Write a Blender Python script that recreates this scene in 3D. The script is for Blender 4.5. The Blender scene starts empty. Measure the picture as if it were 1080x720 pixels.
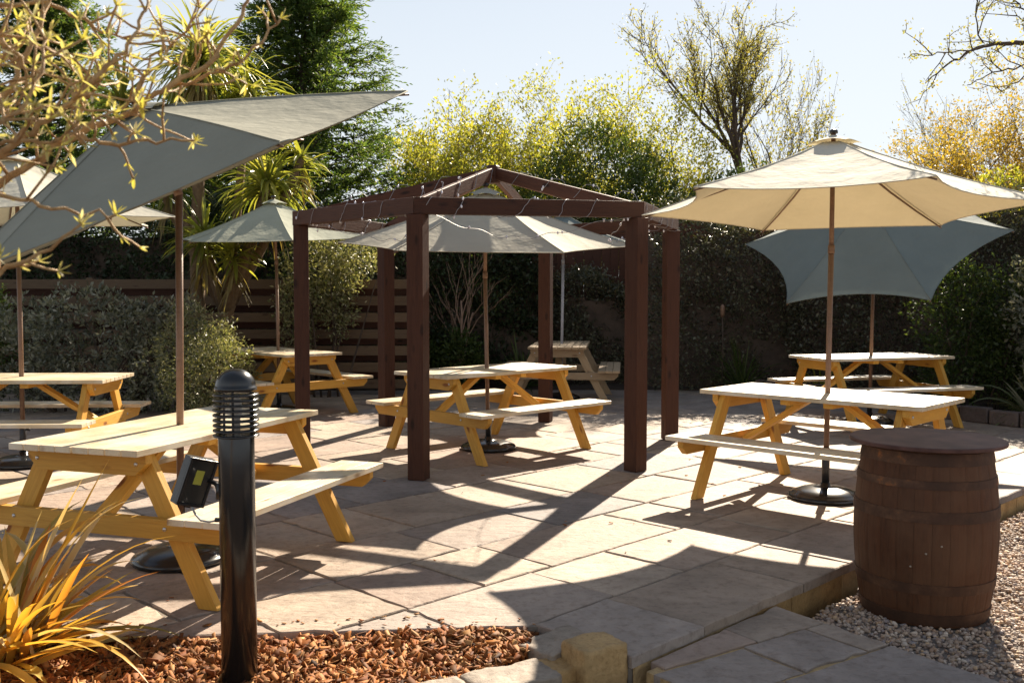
import bpy, math, random
import numpy as np
from mathutils import Vector, Matrix

# ------------------------------------------------------------------ camera, sky, sun, exposure
S = bpy.context.scene
COL = S.collection
R_ = math.radians
CAM_H, FPX, PITCH = 1.485, 1036.4, 0.05214
cam = bpy.data.cameras.new('camera'); camo = bpy.data.objects.new('camera', cam); COL.objects.link(camo)
cam.sensor_width = 36.0; cam.lens = 36.0 * FPX / 1080.0
cam.clip_start = 0.05; cam.clip_end = 600
camo.location = (0, 0, CAM_H); camo.rotation_euler = (R_(90) - PITCH, 0, 0)
cam.dof.use_dof = True; cam.dof.focus_distance = 6.5; cam.dof.aperture_fstop = 8.0
S.camera = camo
SUN_EL = R_(34.0); SUN_AZ = R_(21.6)      # azimuth from +Y towards +X
w = bpy.data.worlds.new('World'); S.world = w; w.use_nodes = True
nt = w.node_tree; nt.nodes.clear()
sky = nt.nodes.new('ShaderNodeTexSky'); sky.sky_type = 'NISHITA'; sky.sun_disc = False
sky.sun_elevation = SUN_EL; sky.sun_rotation = SUN_AZ
sky.air_density = 1.0; sky.dust_density = 0.3; sky.ozone_density = 1.0
bg = nt.nodes.new('ShaderNodeBackground'); bg.inputs['Strength'].default_value = 0.039
ow = nt.nodes.new('ShaderNodeOutputWorld')
tcw = nt.nodes.new('ShaderNodeTexCoord'); sx = nt.nodes.new('ShaderNodeSeparateXYZ'); nt.links.new(tcw.outputs['Generated'], sx.inputs[0])
mrw = nt.nodes.new('ShaderNodeMapRange'); mrw.inputs[1].default_value = 0.05; mrw.inputs[2].default_value = 0.75
mrw.inputs[3].default_value = 0.93; mrw.inputs[4].default_value = 0.15; nt.links.new(sx.outputs[2], mrw.inputs[0])
hz_ = nt.nodes.new('ShaderNodeMix'); hz_.data_type = 'RGBA'; hz_.inputs[7].default_value = (8.7, 9.1, 9.4, 1)     # pale haze towards the horizon
nt.links.new(mrw.outputs[0], hz_.inputs[0]); nt.links.new(sky.outputs[0], hz_.inputs[6]); nt.links.new(hz_.outputs[2], bg.inputs[0]); nt.links.new(bg.outputs[0], ow.inputs[0])
sl = bpy.data.lights.new('sun', 'SUN'); sl.energy = 5.0; sl.angle = R_(0.5); sl.color = (1.0, 0.87, 0.70)
so = bpy.data.objects.new('sun', sl); COL.objects.link(so)
sdir = Vector((math.sin(SUN_AZ) * math.cos(SUN_EL), math.cos(SUN_AZ) * math.cos(SUN_EL), math.sin(SUN_EL)))
so.rotation_euler = sdir.to_track_quat('Z', 'Y').to_euler(); so.location = (5, 20, 15)
S.view_settings.view_transform = 'Standard'; S.view_settings.look = 'None'
S.view_settings.gamma = 1.0; S.view_settings.exposure = 1.45
try:
    S.cycles.max_bounces = 6; S.cycles.transparent_max_bounces = 8
    S.cycles.use_denoising = True
except Exception: pass

def at(px, py, Y):
    """world point seen at photo pixel (1080x720) at depth Y"""
    a = (px - 540) / FPX; b = -(py - 360) / FPX
    cp, sp = math.cos(PITCH), math.sin(PITCH)
    d = (a, cp + b * sp, -sp + b * cp); t = Y / d[1]
    return Vector((d[0] * t, Y, CAM_H + d[2] * t))

# ------------------------------------------------------------------ materials
MATS = {}
def newmat(name):
    m = bpy.data.materials.new(name); m.use_nodes = True; MATS[name] = m
    n = m.node_tree.nodes; l = m.node_tree.links; n.clear()
    return m, n, l
def nd(n, t, **k):
    x = n.new(t)
    for a, b in k.items(): setattr(x, a, b)
    return x
def ramp(n, stops):
    r = n.new('ShaderNodeValToRGB'); e = r.color_ramp.elements
    while len(e) < len(stops): e.new(0.5)
    for i, (p, c) in enumerate(stops): e[i].position = p; e[i].color = (*c, 1)
    return r
def mixc(n, l, f, a, b, mode='MIX'):
    x = n.new('ShaderNodeMix'); x.data_type = 'RGBA'; x.blend_type = mode
    for i, v in ((0, f), (6, a), (7, b)):
        if isinstance(v, (int, float)): x.inputs[i].default_value = v
        elif isinstance(v, tuple): x.inputs[i].default_value = (*v, 1)
        else: l.new(v, x.inputs[i])
    return x.outputs[2]
def coords(n, l, kind='Object', scale=(1, 1, 1)):
    tc = n.new('ShaderNodeTexCoord'); mp = n.new('ShaderNodeMapping')
    mp.inputs['Scale'].default_value = scale; l.new(tc.outputs[kind], mp.inputs[0]); return mp.outputs[0]
def noise(n, l, vec, scale, detail=4, rough=0.55, dist=0.0):
    x = n.new('ShaderNodeTexNoise'); x.inputs['Scale'].default_value = scale; x.inputs['Detail'].default_value = detail
    x.inputs['Roughness'].default_value = rough; x.inputs['Distortion'].default_value = dist
    l.new(vec, x.inputs['Vector']); return x.outputs[0]
def bump(n, l, h, strength, dist, prev=None):
    b = n.new('ShaderNodeBump'); b.inputs['Strength'].default_value = strength; b.inputs['Distance'].default_value = dist
    l.new(h, b.inputs['Height'])
    if prev: l.new(prev, b.inputs['Normal'])
    return b.outputs[0]
def finish(n, l, col, rough=0.7, normal=None, spec=0.5, metal=0.0, sheen=0):
    p = n.new('ShaderNodeBsdfPrincipled'); o = n.new('ShaderNodeOutputMaterial')
    if isinstance(col, tuple): p.inputs['Base Color'].default_value = (*col, 1)
    else: l.new(col, p.inputs['Base Color'])
    if isinstance(rough, (int, float)): p.inputs['Roughness'].default_value = rough
    else: l.new(rough, p.inputs['Roughness'])
    p.inputs['Specular IOR Level'].default_value = spec; p.inputs['Metallic'].default_value = metal
    if normal: l.new(normal, p.inputs['Normal'])
    l.new(p.outputs[0], o.inputs[0]); return p, o

def simple(name, c1, c2=None, rough=0.6, scale=8, spec=0.5, metal=0, bmp=0.2, bd=0.004):
    m, n, l = newmat(name); v = coords(n, l)
    f = noise(n, l, v, scale, 5)
    r = ramp(n, [(0.3, c1), (0.7, c2 or c1)]); l.new(f, r.inputs[0])
    f2 = noise(n, l, v, scale * 9, 3)
    finish(n, l, r.outputs[0], rough, bump(n, l, f2, bmp, bd), spec, metal); return m

def wood(name, cA, cB, cDark, rough=0.62, weather=None, knots=True, spec=0.4, grain=1.0):
    """timber with grain along the object's local X"""
    m, n, l = newmat(name)
    oi = n.new('ShaderNodeObjectInfo'); geo = n.new('ShaderNodeNewGeometry')
    tc = n.new('ShaderNodeTexCoord'); add = n.new('ShaderNodeVectorMath'); add.operation = 'ADD'
    comb = n.new('ShaderNodeCombineXYZ')
    mul = n.new('ShaderNodeMath'); mul.operation = 'MULTIPLY'; mul.inputs[1].default_value = 37.0
    sm = n.new('ShaderNodeMath'); sm.operation = 'ADD'
    l.new(oi.outputs['Random'], sm.inputs[0]); l.new(geo.outputs['Random Per Island'], sm.inputs[1]); l.new(sm.outputs[0], mul.inputs[0])
    for i in range(3): l.new(mul.outputs[0], comb.inputs[i])
    l.new(tc.outputs['Object'], add.inputs[0]); l.new(comb.outputs[0], add.inputs[1])
    mp = n.new('ShaderNodeMapping'); mp.inputs['Scale'].default_value = (1.2, 16, 16); l.new(add.outputs[0], mp.inputs[0])
    g = noise(n, l, mp.outputs[0], 3.0, 6, 0.6, 1.2)
    mp2 = n.new('ShaderNodeMapping'); mp2.inputs['Scale'].default_value = (6, 110, 110); l.new(add.outputs[0], mp2.inputs[0])
    fine = noise(n, l, mp2.outputs[0], 1.6, 3, 0.6)
    r = ramp(n, [(0.28, cB), (0.5, cA), (0.72, tuple(min(1, c * 1.15) for c in cA))]); l.new(g, r.inputs[0])
    c = mixc(n, l, 0.35, r.outputs[0], mixc(n, l, fine, cDark, cA))
    isl = n.new('ShaderNodeMapRange'); isl.inputs[3].default_value = 0.72; isl.inputs[4].default_value = 1.12
    l.new(geo.outputs['Random Per Island'], isl.inputs[0])
    cc = n.new('ShaderNodeCombineColor')
    for i in range(3): l.new(isl.outputs[0], cc.inputs[i])
    c = mixc(n, l, 1.0, c, cc.outputs[0], 'MULTIPLY')
    tv = n.new('ShaderNodeMapRange'); tv.inputs[3].default_value = 0.84; tv.inputs[4].default_value = 1.06; l.new(oi.outputs['Random'], tv.inputs[0])
    c2 = n.new('ShaderNodeCombineColor')
    for i in range(3): l.new(tv.outputs[0], c2.inputs[i])
    c = mixc(n, l, 1.0, c, c2.outputs[0], 'MULTIPLY')
    if knots:
        mk = n.new('ShaderNodeMapping'); mk.inputs['Scale'].default_value = (3.2, 9, 9); l.new(add.outputs[0], mk.inputs[0])
        vo = n.new('ShaderNodeTexVoronoi'); vo.inputs['Scale'].default_value = 1.0; l.new(mk.outputs[0], vo.inputs['Vector'])
        kr = ramp(n, [(0.09, (1, 1, 1)), (0.19, (0, 0, 0))]); l.new(vo.outputs['Distance'], kr.inputs[0])
        c = mixc(n, l, kr.outputs[0], c, cDark)
    if weather:
        wv = noise(n, l, tc.outputs['Object'], 3.5, 5, 0.6)
        wr = ramp(n, [(0.38, (0, 0, 0)), (0.62, (1, 1, 1))]); l.new(wv, wr.inputs[0])
        mm = n.new('ShaderNodeMath'); mm.operation = 'MULTIPLY'; mm.inputs[1].default_value = 0.8; l.new(wr.outputs[0], mm.inputs[0])
        c = mixc(n, l, mm.outputs[0], c, weather)
    b = bump(n, l, fine, 0.35 * grain, 0.002); b = bump(n, l, g, 0.25 * grain, 0.004, b)
    finish(n, l, c, rough, b, spec); return m

def leafmat(name, cols, transl=0.35, rough=0.5, spec=0.4, tint=None):
    """leaves: colour picked per leaf, with light coming through from behind"""
    m, n, l = newmat(name)
    geo = n.new('ShaderNodeNewGeometry')
    k = len(cols); r = ramp(n, [((i + 0.5) / k, c) for i, c in enumerate(cols)]); l.new(geo.outputs['Random Per Island'], r.inputs[0])
    v = coords(n, l); f = noise(n, l, v, 1.3, 3)
    mr = n.new('ShaderNodeMapRange'); mr.inputs[1].default_value = 0.3; mr.inputs[2].default_value = 0.7
    mr.inputs[3].default_value = 0.7; mr.inputs[4].default_value = 1.25; l.new(f, mr.inputs[0])
    cc = n.new('ShaderNodeCombineColor')
    for i in range(3): l.new(mr.outputs[0], cc.inputs[i])
    c = mixc(n, l, 1.0, r.outputs[0], cc.outputs[0], 'MULTIPLY')
    p, o = finish(n, l, c, rough, None, spec)
    t = n.new('ShaderNodeBsdfTranslucent'); ct = mixc(n, l, 1.0, c, tint or (1.5, 1.5, 0.7), 'MULTIPLY'); l.new(ct, t.inputs[0])
    mx = n.new('ShaderNodeMixShader'); mx.inputs[0].default_value = transl
    l.new(p.outputs[0], mx.inputs[1]); l.new(t.outputs[0], mx.inputs[2]); l.new(mx.outputs[0], o.inputs[0]); return m

def fabric(name, c, tr, transl=0.3):
    m, n, l = newmat(name); v = coords(n, l)
    f = noise(n, l, v, 2.2, 4); r = ramp(n, [(0.3, tuple(x * 0.88 for x in c)), (0.7, tuple(min(1, x * 1.06) for x in c))]); l.new(f, r.inputs[0])
    wv = noise(n, l, coords(n, l, 'Object', (1, 1, 1)), 420, 2)
    st = noise(n, l, coords(n, l, 'Object', (60, 6, 6)), 3, 3)
    col = mixc(n, l, 0.18, r.outputs[0], mixc(n, l, st, tuple(x * 0.6 for x in c), c))
    wr = noise(n, l, v, 5, 3)
    b = bump(n, l, wv, 0.25, 0.001); b = bump(n, l, wr, 0.55, 0.03, b)
    p, o = finish(n, l, col, 0.85, b, 0.2)
    t = n.new('ShaderNodeBsdfTranslucent'); t.inputs[0].default_value = (*tr, 1); l.new(b, t.inputs['Normal'])
    mx = n.new('ShaderNodeMixShader'); mx.inputs[0].default_value = transl
    l.new(p.outputs[0], mx.inputs[1]); l.new(t.outputs[0], mx.inputs[2]); l.new(mx.outputs[0], o.inputs[0]); return m

def stone(name, cols, joint=(0.16, 0.13, 0.10), island=True, moss=0.25, scale=1.0):
    m, n, l = newmat(name); geo = n.new('ShaderNodeNewGeometry'); v = coords(n, l)
    k = len(cols); r = ramp(n, [((i + 0.5) / k, c) for i, c in enumerate(cols)])
    l.new(geo.outputs['Random Per Island'], r.inputs[0])
    add = n.new('ShaderNodeVectorMath'); add.operation = 'ADD'; comb = n.new('ShaderNodeCombineXYZ')
    mul = n.new('ShaderNodeMath'); mul.operation = 'MULTIPLY'; mul.inputs[1].default_value = 60; l.new(geo.outputs['Random Per Island'], mul.inputs[0])
    for i in range(3): l.new(mul.outputs[0], comb.inputs[i])
    l.new(v, add.inputs[0]); l.new(comb.outputs[0], add.inputs[1]); v2 = add.outputs[0]
    big = noise(n, l, v2, 2.2 * scale, 6, 0.62, 0.6); fine = noise(n, l, v2, 22 * scale, 6, 0.7); grit = noise(n, l, v2, 160 * scale, 2)
    mr = n.new('ShaderNodeMapRange'); mr.inputs[1].default_value = 0.3; mr.inputs[2].default_value = 0.7
    mr.inputs[3].default_value = 0.66; mr.inputs[4].default_value = 1.2; l.new(big, mr.inputs[0])
    cc = n.new('ShaderNodeCombineColor')
    for i in range(3): l.new(mr.outputs[0], cc.inputs[i])
    c = mixc(n, l, 1.0, r.outputs[0], cc.outputs[0], 'MULTIPLY')
    fr = ramp(n, [(0.30, (0.50, 0.43, 0.38)), (0.52, (1, 1, 1)), (0.8, (1.0, 0.97, 0.9))]); l.new(fine, fr.inputs[0])
    c = mixc(n, l, 0.62, c, fr.outputs[0], 'MULTIPLY')
    st = noise(n, l, v, 1.1, 5, 0.7); sr = ramp(n, [(0.52, (0, 0, 0)), (0.68, (1, 1, 1))]); l.new(st, sr.inputs[0])
    sm = n.new('ShaderNodeMath'); sm.operation = 'MULTIPLY'; sm.inputs[1].default_value = moss; l.new(sr.outputs[0], sm.inputs[0])
    c = mixc(n, l, sm.outputs[0], c, joint)
    lay = noise(n, l, coords(n, l, 'Object', (1, 2.2, 1)), 5.0 * scale, 5, 0.55, 1.5)
    b = bump(n, l, lay, 0.6, 0.016); b = bump(n, l, fine, 0.5, 0.008, b); b = bump(n, l, grit, 0.25, 0.0015, b)
    finish(n, l, c, 0.72, b, 0.35); return m

M_FLAG = stone('sandstone', [(0.355, 0.275, 0.21), (0.42, 0.335, 0.255), (0.27, 0.215, 0.18), (0.43, 0.34, 0.26), (0.315, 0.23, 0.18), (0.36, 0.295, 0.245), (0.25, 0.215, 0.20)])
M_MORTAR = simple('mortar', (0.14, 0.115, 0.09), (0.28, 0.235, 0.19), 0.95, 14)
M_GOLD = stone('golden_stone', [(0.46, 0.29, 0.12), (0.54, 0.38, 0.19), (0.38, 0.23, 0.09)], moss=0.75, scale=2.4, joint=(0.13, 0.075, 0.03))
M_SOIL = simple('soil', (0.035, 0.024, 0.016), (0.07, 0.045, 0.03), 0.95, 5, bmp=0.8, bd=0.02)
M_TOP = wood('table_timber_top', (0.72, 0.59, 0.38), (0.64, 0.47, 0.25), (0.30, 0.16, 0.06), 0.38, weather=(0.74, 0.68, 0.56), knots=True, spec=0.5)  # weathered pale, with glare of the glancing sun partly put into the colour
M_PINE = wood('table_timber', (0.78, 0.43, 0.07), (0.66, 0.31, 0.035), (0.22, 0.07, 0.01), 0.55)
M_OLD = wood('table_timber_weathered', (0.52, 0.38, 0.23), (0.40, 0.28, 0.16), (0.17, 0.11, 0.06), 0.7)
M_GAZ = wood('brown_stained_timber', (0.088, 0.034, 0.019), (0.050, 0.018, 0.011), (0.022, 0.009, 0.006), 0.62, knots=True, spec=0.25, grain=2.2)
M_POLE = wood('pole_timber', (0.22, 0.125, 0.075), (0.15, 0.082, 0.048), (0.10, 0.05, 0.025), 0.4, knots=False, spec=0.5)
M_FENCE = wood('fence_timber', (0.15, 0.098, 0.056), (0.11, 0.068, 0.038), (0.08, 0.045, 0.028), 0.8)
M_BARREL = wood('barrel_oak', (0.100, 0.038, 0.016), (0.045, 0.018, 0.009), (0.018, 0.008, 0.005), 0.6, knots=False, weather=(0.115, 0.055, 0.028), grain=1.4, spec=0.22)
M_IRON = simple('black_iron', (0.012, 0.012, 0.013), (0.025, 0.025, 0.026), 0.3, 12, 0.6, 0.0)
M_GLOSS = simple('black_paint', (0.010, 0.010, 0.011), (0.018, 0.018, 0.018), 0.22, 3, 0.6, 0.0, 0.05)
M_STEEL = simple('steel', (0.45, 0.45, 0.46), (0.6, 0.6, 0.6), 0.35, 12, 0.5, 1.0)
M_BARK = simple('twig_bark', (0.16, 0.10, 0.06), (0.27, 0.18, 0.11), 0.8, 12)
M_DBARK = simple('dark_bark', (0.05, 0.035, 0.025), (0.10, 0.07, 0.05), 0.9, 9)

# ------------------------------------------------------------------ object and mesh helpers
def tag(o, label=None, cat=None, group=None, kind=None):
    for k, v in (('label', label), ('category', cat), ('group', group), ('kind', kind)):
        if v: o[k] = v
    return o
def empty(name, loc, rz=0, label=None, cat=None, group=None):
    o = bpy.data.objects.new(name, None); COL.objects.link(o); o.empty_display_size = 0.1
    o.location = loc; o.rotation_euler = (0, 0, rz); return tag(o, label, cat, group)
def copy_tree(o, parent=None):
    c = o.copy(); COL.objects.link(c)
    if parent: c.parent = parent
    for ch in list(o.children): copy_tree(ch, c)
    return c
def link(name, me, mat, parent=None, smooth=False, bev=0, mw=None, segs=2):
    for m in (mat if isinstance(mat, (list, tuple)) else [mat]): me.materials.append(m)
    if smooth: me.polygons.foreach_set('use_smooth', [True] * len(me.polygons))
    o = bpy.data.objects.new(name, me); COL.objects.link(o)
    if parent is not None: o.parent = parent
    if mw is not None: o.matrix_basis = mw
    if bev:
        b = o.modifiers.new('bevel', 'BEVEL'); b.width = bev; b.segments = segs; b.limit_method = 'ANGLE'; b.angle_limit = R_(40)
        b.harden_normals = False
    return o
class MB:
    def __init__(s): s.v = []; s.f = []
    def add(s, vs, fs):
        k = len(s.v); s.v += [tuple(x) for x in vs]; s.f += [tuple(i + k for i in f) for f in fs]
    def box(s, c, size, M=None):
        x, y, z = (q / 2 for q in size)
        vs = [Vector((a * x, b * y, d * z)) for a in (-1, 1) for b in (-1, 1) for d in (-1, 1)]
        if M: vs = [M @ q for q in vs]
        vs = [q + Vector(c) for q in vs]
        s.add(vs, [(0, 1, 3, 2), (4, 6, 7, 5), (0, 4, 5, 1), (2, 3, 7, 6), (0, 2, 6, 4), (1, 5, 7, 3)])
    def beam(s, a, b, wd, th):
        a, b = Vector(a), Vector(b); d = (b - a).normalized()
        q = d.to_track_quat('X', 'Z').to_matrix()
        s.box((a + b) / 2, ((b - a).length, wd, th), q)
    def prism(s, poly, z0, z1):
        n = len(poly)
        s.add([(p[0], p[1], z0) for p in poly] + [(p[0], p[1], z1) for p in poly],
              [tuple(reversed(range(n))), tuple(range(n, 2 * n))] + [(i, (i + 1) % n, n + (i + 1) % n, n + i) for i in range(n)])
    def tube(s, pts, rad, n=6, cap=True):
        pts = [Vector(p) for p in pts]; k = len(pts)
        if isinstance(rad, (int, float)): rad = [rad] * k
        vs = []; up = Vector((0.13, 0.21, 1)).normalized()
        for i, p in enumerate(pts):
            d = (pts[min(i + 1, k - 1)] - pts[max(i - 1, 0)])
            d = d.normalized() if d.length > 1e-9 else Vector((0, 0, 1))
            if i == 0:
                sx = d.cross(up if abs(d.dot(up)) < 0.95 else Vector((1, 0, 0))).normalized()
            else:
                sx = (sx - d * sx.dot(d)).normalized()
            sy = d.cross(sx)
            for j in range(n):
                t = 2 * math.pi * j / n; vs.append(p + (sx * math.cos(t) + sy * math.sin(t)) * rad[i])
        fs = [(i * n + j, i * n + (j + 1) % n, (i + 1) * n + (j + 1) % n, (i + 1) * n + j) for i in range(k - 1) for j in range(n)]
        if cap: fs += [tuple(reversed(range(n))), tuple(range((k - 1) * n, k * n))]
        s.add(vs, fs)
    def lathe(s, prof, n=32, c=(0, 0, 0)):
        vs = []; fs = []; k = len(prof)
        for r, z in prof:
            for j in range(n):
                t = 2 * math.pi * j / n; vs.append((c[0] + r * math.cos(t), c[1] + r * math.sin(t), c[2] + z))
        for i in range(k - 1):
            for j in range(n): fs.append((i * n + j, i * n + (j + 1) % n, (i + 1) * n + (j + 1) % n, (i + 1) * n + j))
        if prof[0][0] > 1e-4: fs.append(tuple(reversed(range(n))))
        if prof[-1][0] > 1e-4: fs.append(tuple(range((k - 1) * n, k * n)))
        s.add(vs, fs)
    def sphere(s, c, r, n=10, m=6, sq=1.0):
        prof = [(max(r * math.sin(math.pi * i / m), 1e-5), -r * sq * math.cos(math.pi * i / m)) for i in range(m + 1)]
        s.lathe(prof, n, c)
    def build(s, name, mat, parent=None, smooth=False, bev=0, mw=None, segs=2):
        me = bpy.data.meshes.new(name); me.from_pydata(s.v, [], s.f); me.validate()
        return link(name, me, mat, parent, smooth, bev, mw, segs)
def npmesh(name, V, F, mat, parent=None, smooth=False):
    """V (n,3) float array, F (m,k) int array"""
    V = np.ascontiguousarray(V, dtype=np.float32); F = np.ascontiguousarray(F, dtype=np.int32)
    me = bpy.data.meshes.new(name); me.vertices.add(len(V)); me.vertices.foreach_set('co', V.ravel())
    m, k = F.shape; me.loops.add(m * k); me.loops.foreach_set('vertex_index', F.ravel())
    me.polygons.add(m); me.polygons.foreach_set('loop_start', np.arange(0, m * k, k, dtype=np.int32))
    me.update(calc_edges=True)
    return link(name, me, mat, parent, smooth)
def unit(a): return a / np.maximum(np.linalg.norm(a, axis=1, keepdims=True), 1e-9)
def leafcloud(P, D, L, W, rng, fold=0.25, droop=0.0):
    """folded diamond leaves: P base points, D directions, L lengths, W widths"""
    N = len(P); D = unit(D + 1e-6); L = np.broadcast_to(L, N)[:, None]; W = np.broadcast_to(W, N)[:, None]
    A = unit(rng.normal(size=(N, 3))); Sd = unit(np.cross(D, A)); U = np.cross(Sd, D)
    base = P; tip = P + D * L - np.array([0, 0, 1]) * droop * L
    mid = P + D * L * 0.45
    V = np.stack([base, mid + Sd * W / 2 + U * W * fold, tip, mid - Sd * W / 2 + U * W * fold], 1).reshape(-1, 3)
    return V, np.arange(4 * N).reshape(N, 4)
def rdir(rng, n): return unit(rng.normal(size=(n, 3)))
def strap(mb, base, d, length, width, bend, n=7, fold=0.25, droop=1.0, rng=None):
    """a long arching strap leaf, creased down the middle"""
    base = Vector(base); d = Vector(d).normalized(); p = base.copy(); step = length / n
    vs = []; side = d.cross(Vector((0, 0, 1)))
    side = side.normalized() if side.length > 1e-3 else Vector((1, 0, 0))
    if rng is not None: side = (side + Vector(rng.normal(size=3) * 0.25)).normalized()
    for i in range(n + 1):
        t = i / n; wd = width * (0.45 + 1.6 * t * (1 - t) + 0.3 * (1 - t)) * (1 if t < 0.75 else max(0.03, (1 - t) / 0.25) ** 0.8)
        up = side.cross(d).normalized()
        vs += [p - side * wd / 2, p - up * wd * fold, p + side * wd / 2]
        d = (d + Vector((0, 0, -1)) * bend * step * (0.3 + 1.7 * t)).normalized(); p = p + d * step
    fs = []
    for i in range(n):
        a = i * 3; fs += [(a, a + 1, a + 4, a + 3), (a + 1, a + 2, a + 5, a + 4)]
    mb.add(vs, fs)

# ------------------------------------------------------------------ ground, patio, beds
def clip(poly, p, nrm):
    """keep the side of the line through p where (x-p).nrm > 0"""
    out = []
    for i in range(len(poly)):
        a, b = poly[i], poly[(i + 1) % len(poly)]
        da = (a[0] - p[0]) * nrm[0] + (a[1] - p[1]) * nrm[1]; db = (b[0] - p[0]) * nrm[0] + (b[1] - p[1]) * nrm[1]
        if da > 0: out.append(a)
        if (da > 0) != (db > 0):
            t = da / (da - db); out.append((a[0] + (b[0] - a[0]) * t, a[1] + (b[1] - a[1]) * t))
    return out
def area(p): return 0.5 * sum(p[i][0] * p[(i + 1) % len(p)][1] - p[(i + 1) % len(p)][0] * p[i][1] for i in range(len(p)))
def shrink(poly, d):
    c = (sum(p[0] for p in poly) / len(poly), sum(p[1] for p in poly) / len(poly)); out = []
    n = len(poly)
    for i in range(n):
        a, b, e = poly[i - 1], poly[i], poly[(i + 1) % n]
        def nn(p, q):
            dx, dy = q[0] - p[0], q[1] - p[1]; L = math.hypot(dx, dy) or 1; return (-dy / L, dx / L)
        n1, n2 = nn(a, b), nn(b, e); k = 1 + n1[0] * n2[0] + n1[1] * n2[1]; k = max(k, 0.4)
        out.append((b[0] + (n1[0] + n2[0]) / k * d, b[1] + (n1[1] + n2[1]) / k * d))
    return out
def slab(mb, poly, z, th, rng, gap=0.0025, cham=0.006):
    pl = [poly[0]]
    for p in poly[1:]:
        if math.hypot(p[0] - pl[-1][0], p[1] - pl[-1][1]) > 0.03: pl.append(p)
    if len(pl) > 2 and math.hypot(pl[0][0] - pl[-1][0], pl[0][1] - pl[-1][1]) < 0.03: pl.pop()
    poly = pl
    if len(poly) < 3 or abs(area(poly)) < 0.012: return
    if area(poly) < 0: poly = poly[::-1]
    # broken, hand-cut edges: subdivide and jitter
    sub = []
    for i in range(len(poly)):
        a, b = poly[i], poly[(i + 1) % len(poly)]; L = math.hypot(b[0] - a[0], b[1] - a[1]); k = max(1, int(L / 0.07))
        dx, dy = (b[0] - a[0]) / L, (b[1] - a[1]) / L
        for j in range(k):
            t = j / k; o = 0 if j == 0 else rng.uniform(-0.0005, 0.006) + (rng.uniform(0.004, 0.016) if rng.uniform() < 0.12 else 0)
            sub.append((a[0] + (b[0] - a[0]) * t - dy * o, a[1] + (b[1] - a[1]) * t + dx * o))
    p1 = shrink(sub, gap + rng.uniform(0, 0.006)); p0 = shrink(p1, cham * rng.uniform(0.7, 1.5)); n = len(p1)
    z += rng.uniform(-0.003, 0.003); tx, ty = rng.uniform(-0.004, 0.004, 2); cx = sum(p[0] for p in p1) / n; cy = sum(p[1] for p in p1) / n
    zz = lambda p: z + (p[0] - cx) * tx + (p[1] - cy) * ty
    vs = [(p[0], p[1], zz(p)) for p in p0] + [(p[0], p[1], zz(p) - cham * 0.8) for p in p1] + [(p[0], p[1], z - th) for p in p1]
    fs = [tuple(range(n))]
    for i in range(n):
        j = (i + 1) % n; fs += [(n + i, n + j, j, i), (2 * n + i, 2 * n + j, n + j, n + i)]
    mb.add(vs, fs)
def paving(mb, org, ang, ext, rng, clipf, z=0.0, th=0.05, rows=(0.38, 0.56, 0.6, 0.75), lens=(0.5, 0.6, 0.85, 0.9, 1.15)):
    e1 = (math.cos(ang), math.sin(ang)); e2 = (-e1[1], e1[0]); v = 0.0
    while v < ext[1]:
        h = rng.choice(rows); u = ext[2] - rng.uniform(0, 0.5)
        while u < ext[0]:
            L = rng.choice(lens)
            q = [(u, v), (u + L, v), (u + L, v + h), (u, v + h)]
            P = [(org[0] + a * e1[0] + b * e2[0], org[1] + a * e1[1] + b * e2[1]) for a, b in q]
            P = clipf(P)
            if len(P) >= 3: slab(mb, P, z, th, rng)
            u += L
        v += h

ED0 = (0.493, 3.92); ED1 = (1.846, 5.171); ED2 = (3.841, 7.304)      # the patio's step edge
EANG = math.atan2(ED2[1] - ED0[1], ED2[0] - ED0[0])
ee = (math.cos(EANG), math.sin(EANG)); en = (-ee[1], ee[0])
BA = (-3.0, 4.03); BB = (0.12, 4.29)                               # bark bed edge
bl = math.hypot(BB[0] - BA[0], BB[1] - BA[1]); bn = (-(BB[1] - BA[1]) / bl, (BB[0] - BA[0]) / bl)
BC = (0.50, 3.90); cl = math.hypot(BC[0] - BB[0], BC[1] - BB[1]); cn = (-(BC[1] - BB[1]) / cl, (BC[0] - BB[0]) / cl)
rng = np.random.RandomState(11)
def patioclip(P):
    P = clip(P, (-9.5, 5), (1, 0))
    P = P and clip(P, (0, 14.6), (0.02, -1)); P = P and clip(P, (5.15, 11.1), (-0.80, -0.6)) if P and sum(p[1] for p in P) / len(P) > 8.2 else P
    P = P and clip(P, (8.5, 9), (-1, 0))
    if not P: return []
    cx = sum(p[0] for p in P) / len(P)
    P = clip(P, ED0, en)
    if P: P = clip(P, BB, bn if cx < BB[0] else cn)
    return P
g = MB(); g.add([(-250, -250, -0.35), (250, -250, -0.35), (250, 300, -0.35), (-250, 300, -0.35)], [(0, 1, 2, 3)])
tag(g.build('ground', M_SOIL), kind='structure')
mb = MB(); paving(mb, (ED0[0] - en[0] * 0.0, ED0[1] - en[1] * 0.0), EANG, (13.5, 12.5, -10.5), rng, patioclip)
tag(mb.build('patio', M_FLAG), kind='structure')
mb = MB()
pp = [(-9.5, 3.56), BA, BB, (ED0[0] + 0.01, ED0[1] + 0.02), (8.4, 4.0 + 0)]
base = [(-9.48, 3.6), (BA[0], BA[1] + 0.01), (BB[0], BB[1] + 0.01), (ED0[0] + en[0] * 0.025, ED0[1] + en[1] * 0.025),
        (ED2[0] + ee[0] * 6 + en[0] * 0.025, ED2[1] + ee[1] * 6 + en[1] * 0.025), (8.5, 14.6), (-9.48, 14.6)]
mb.prism(base, -0.34, -0.009)
tag(mb.build('patio_base', M_MORTAR), kind='structure')
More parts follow.
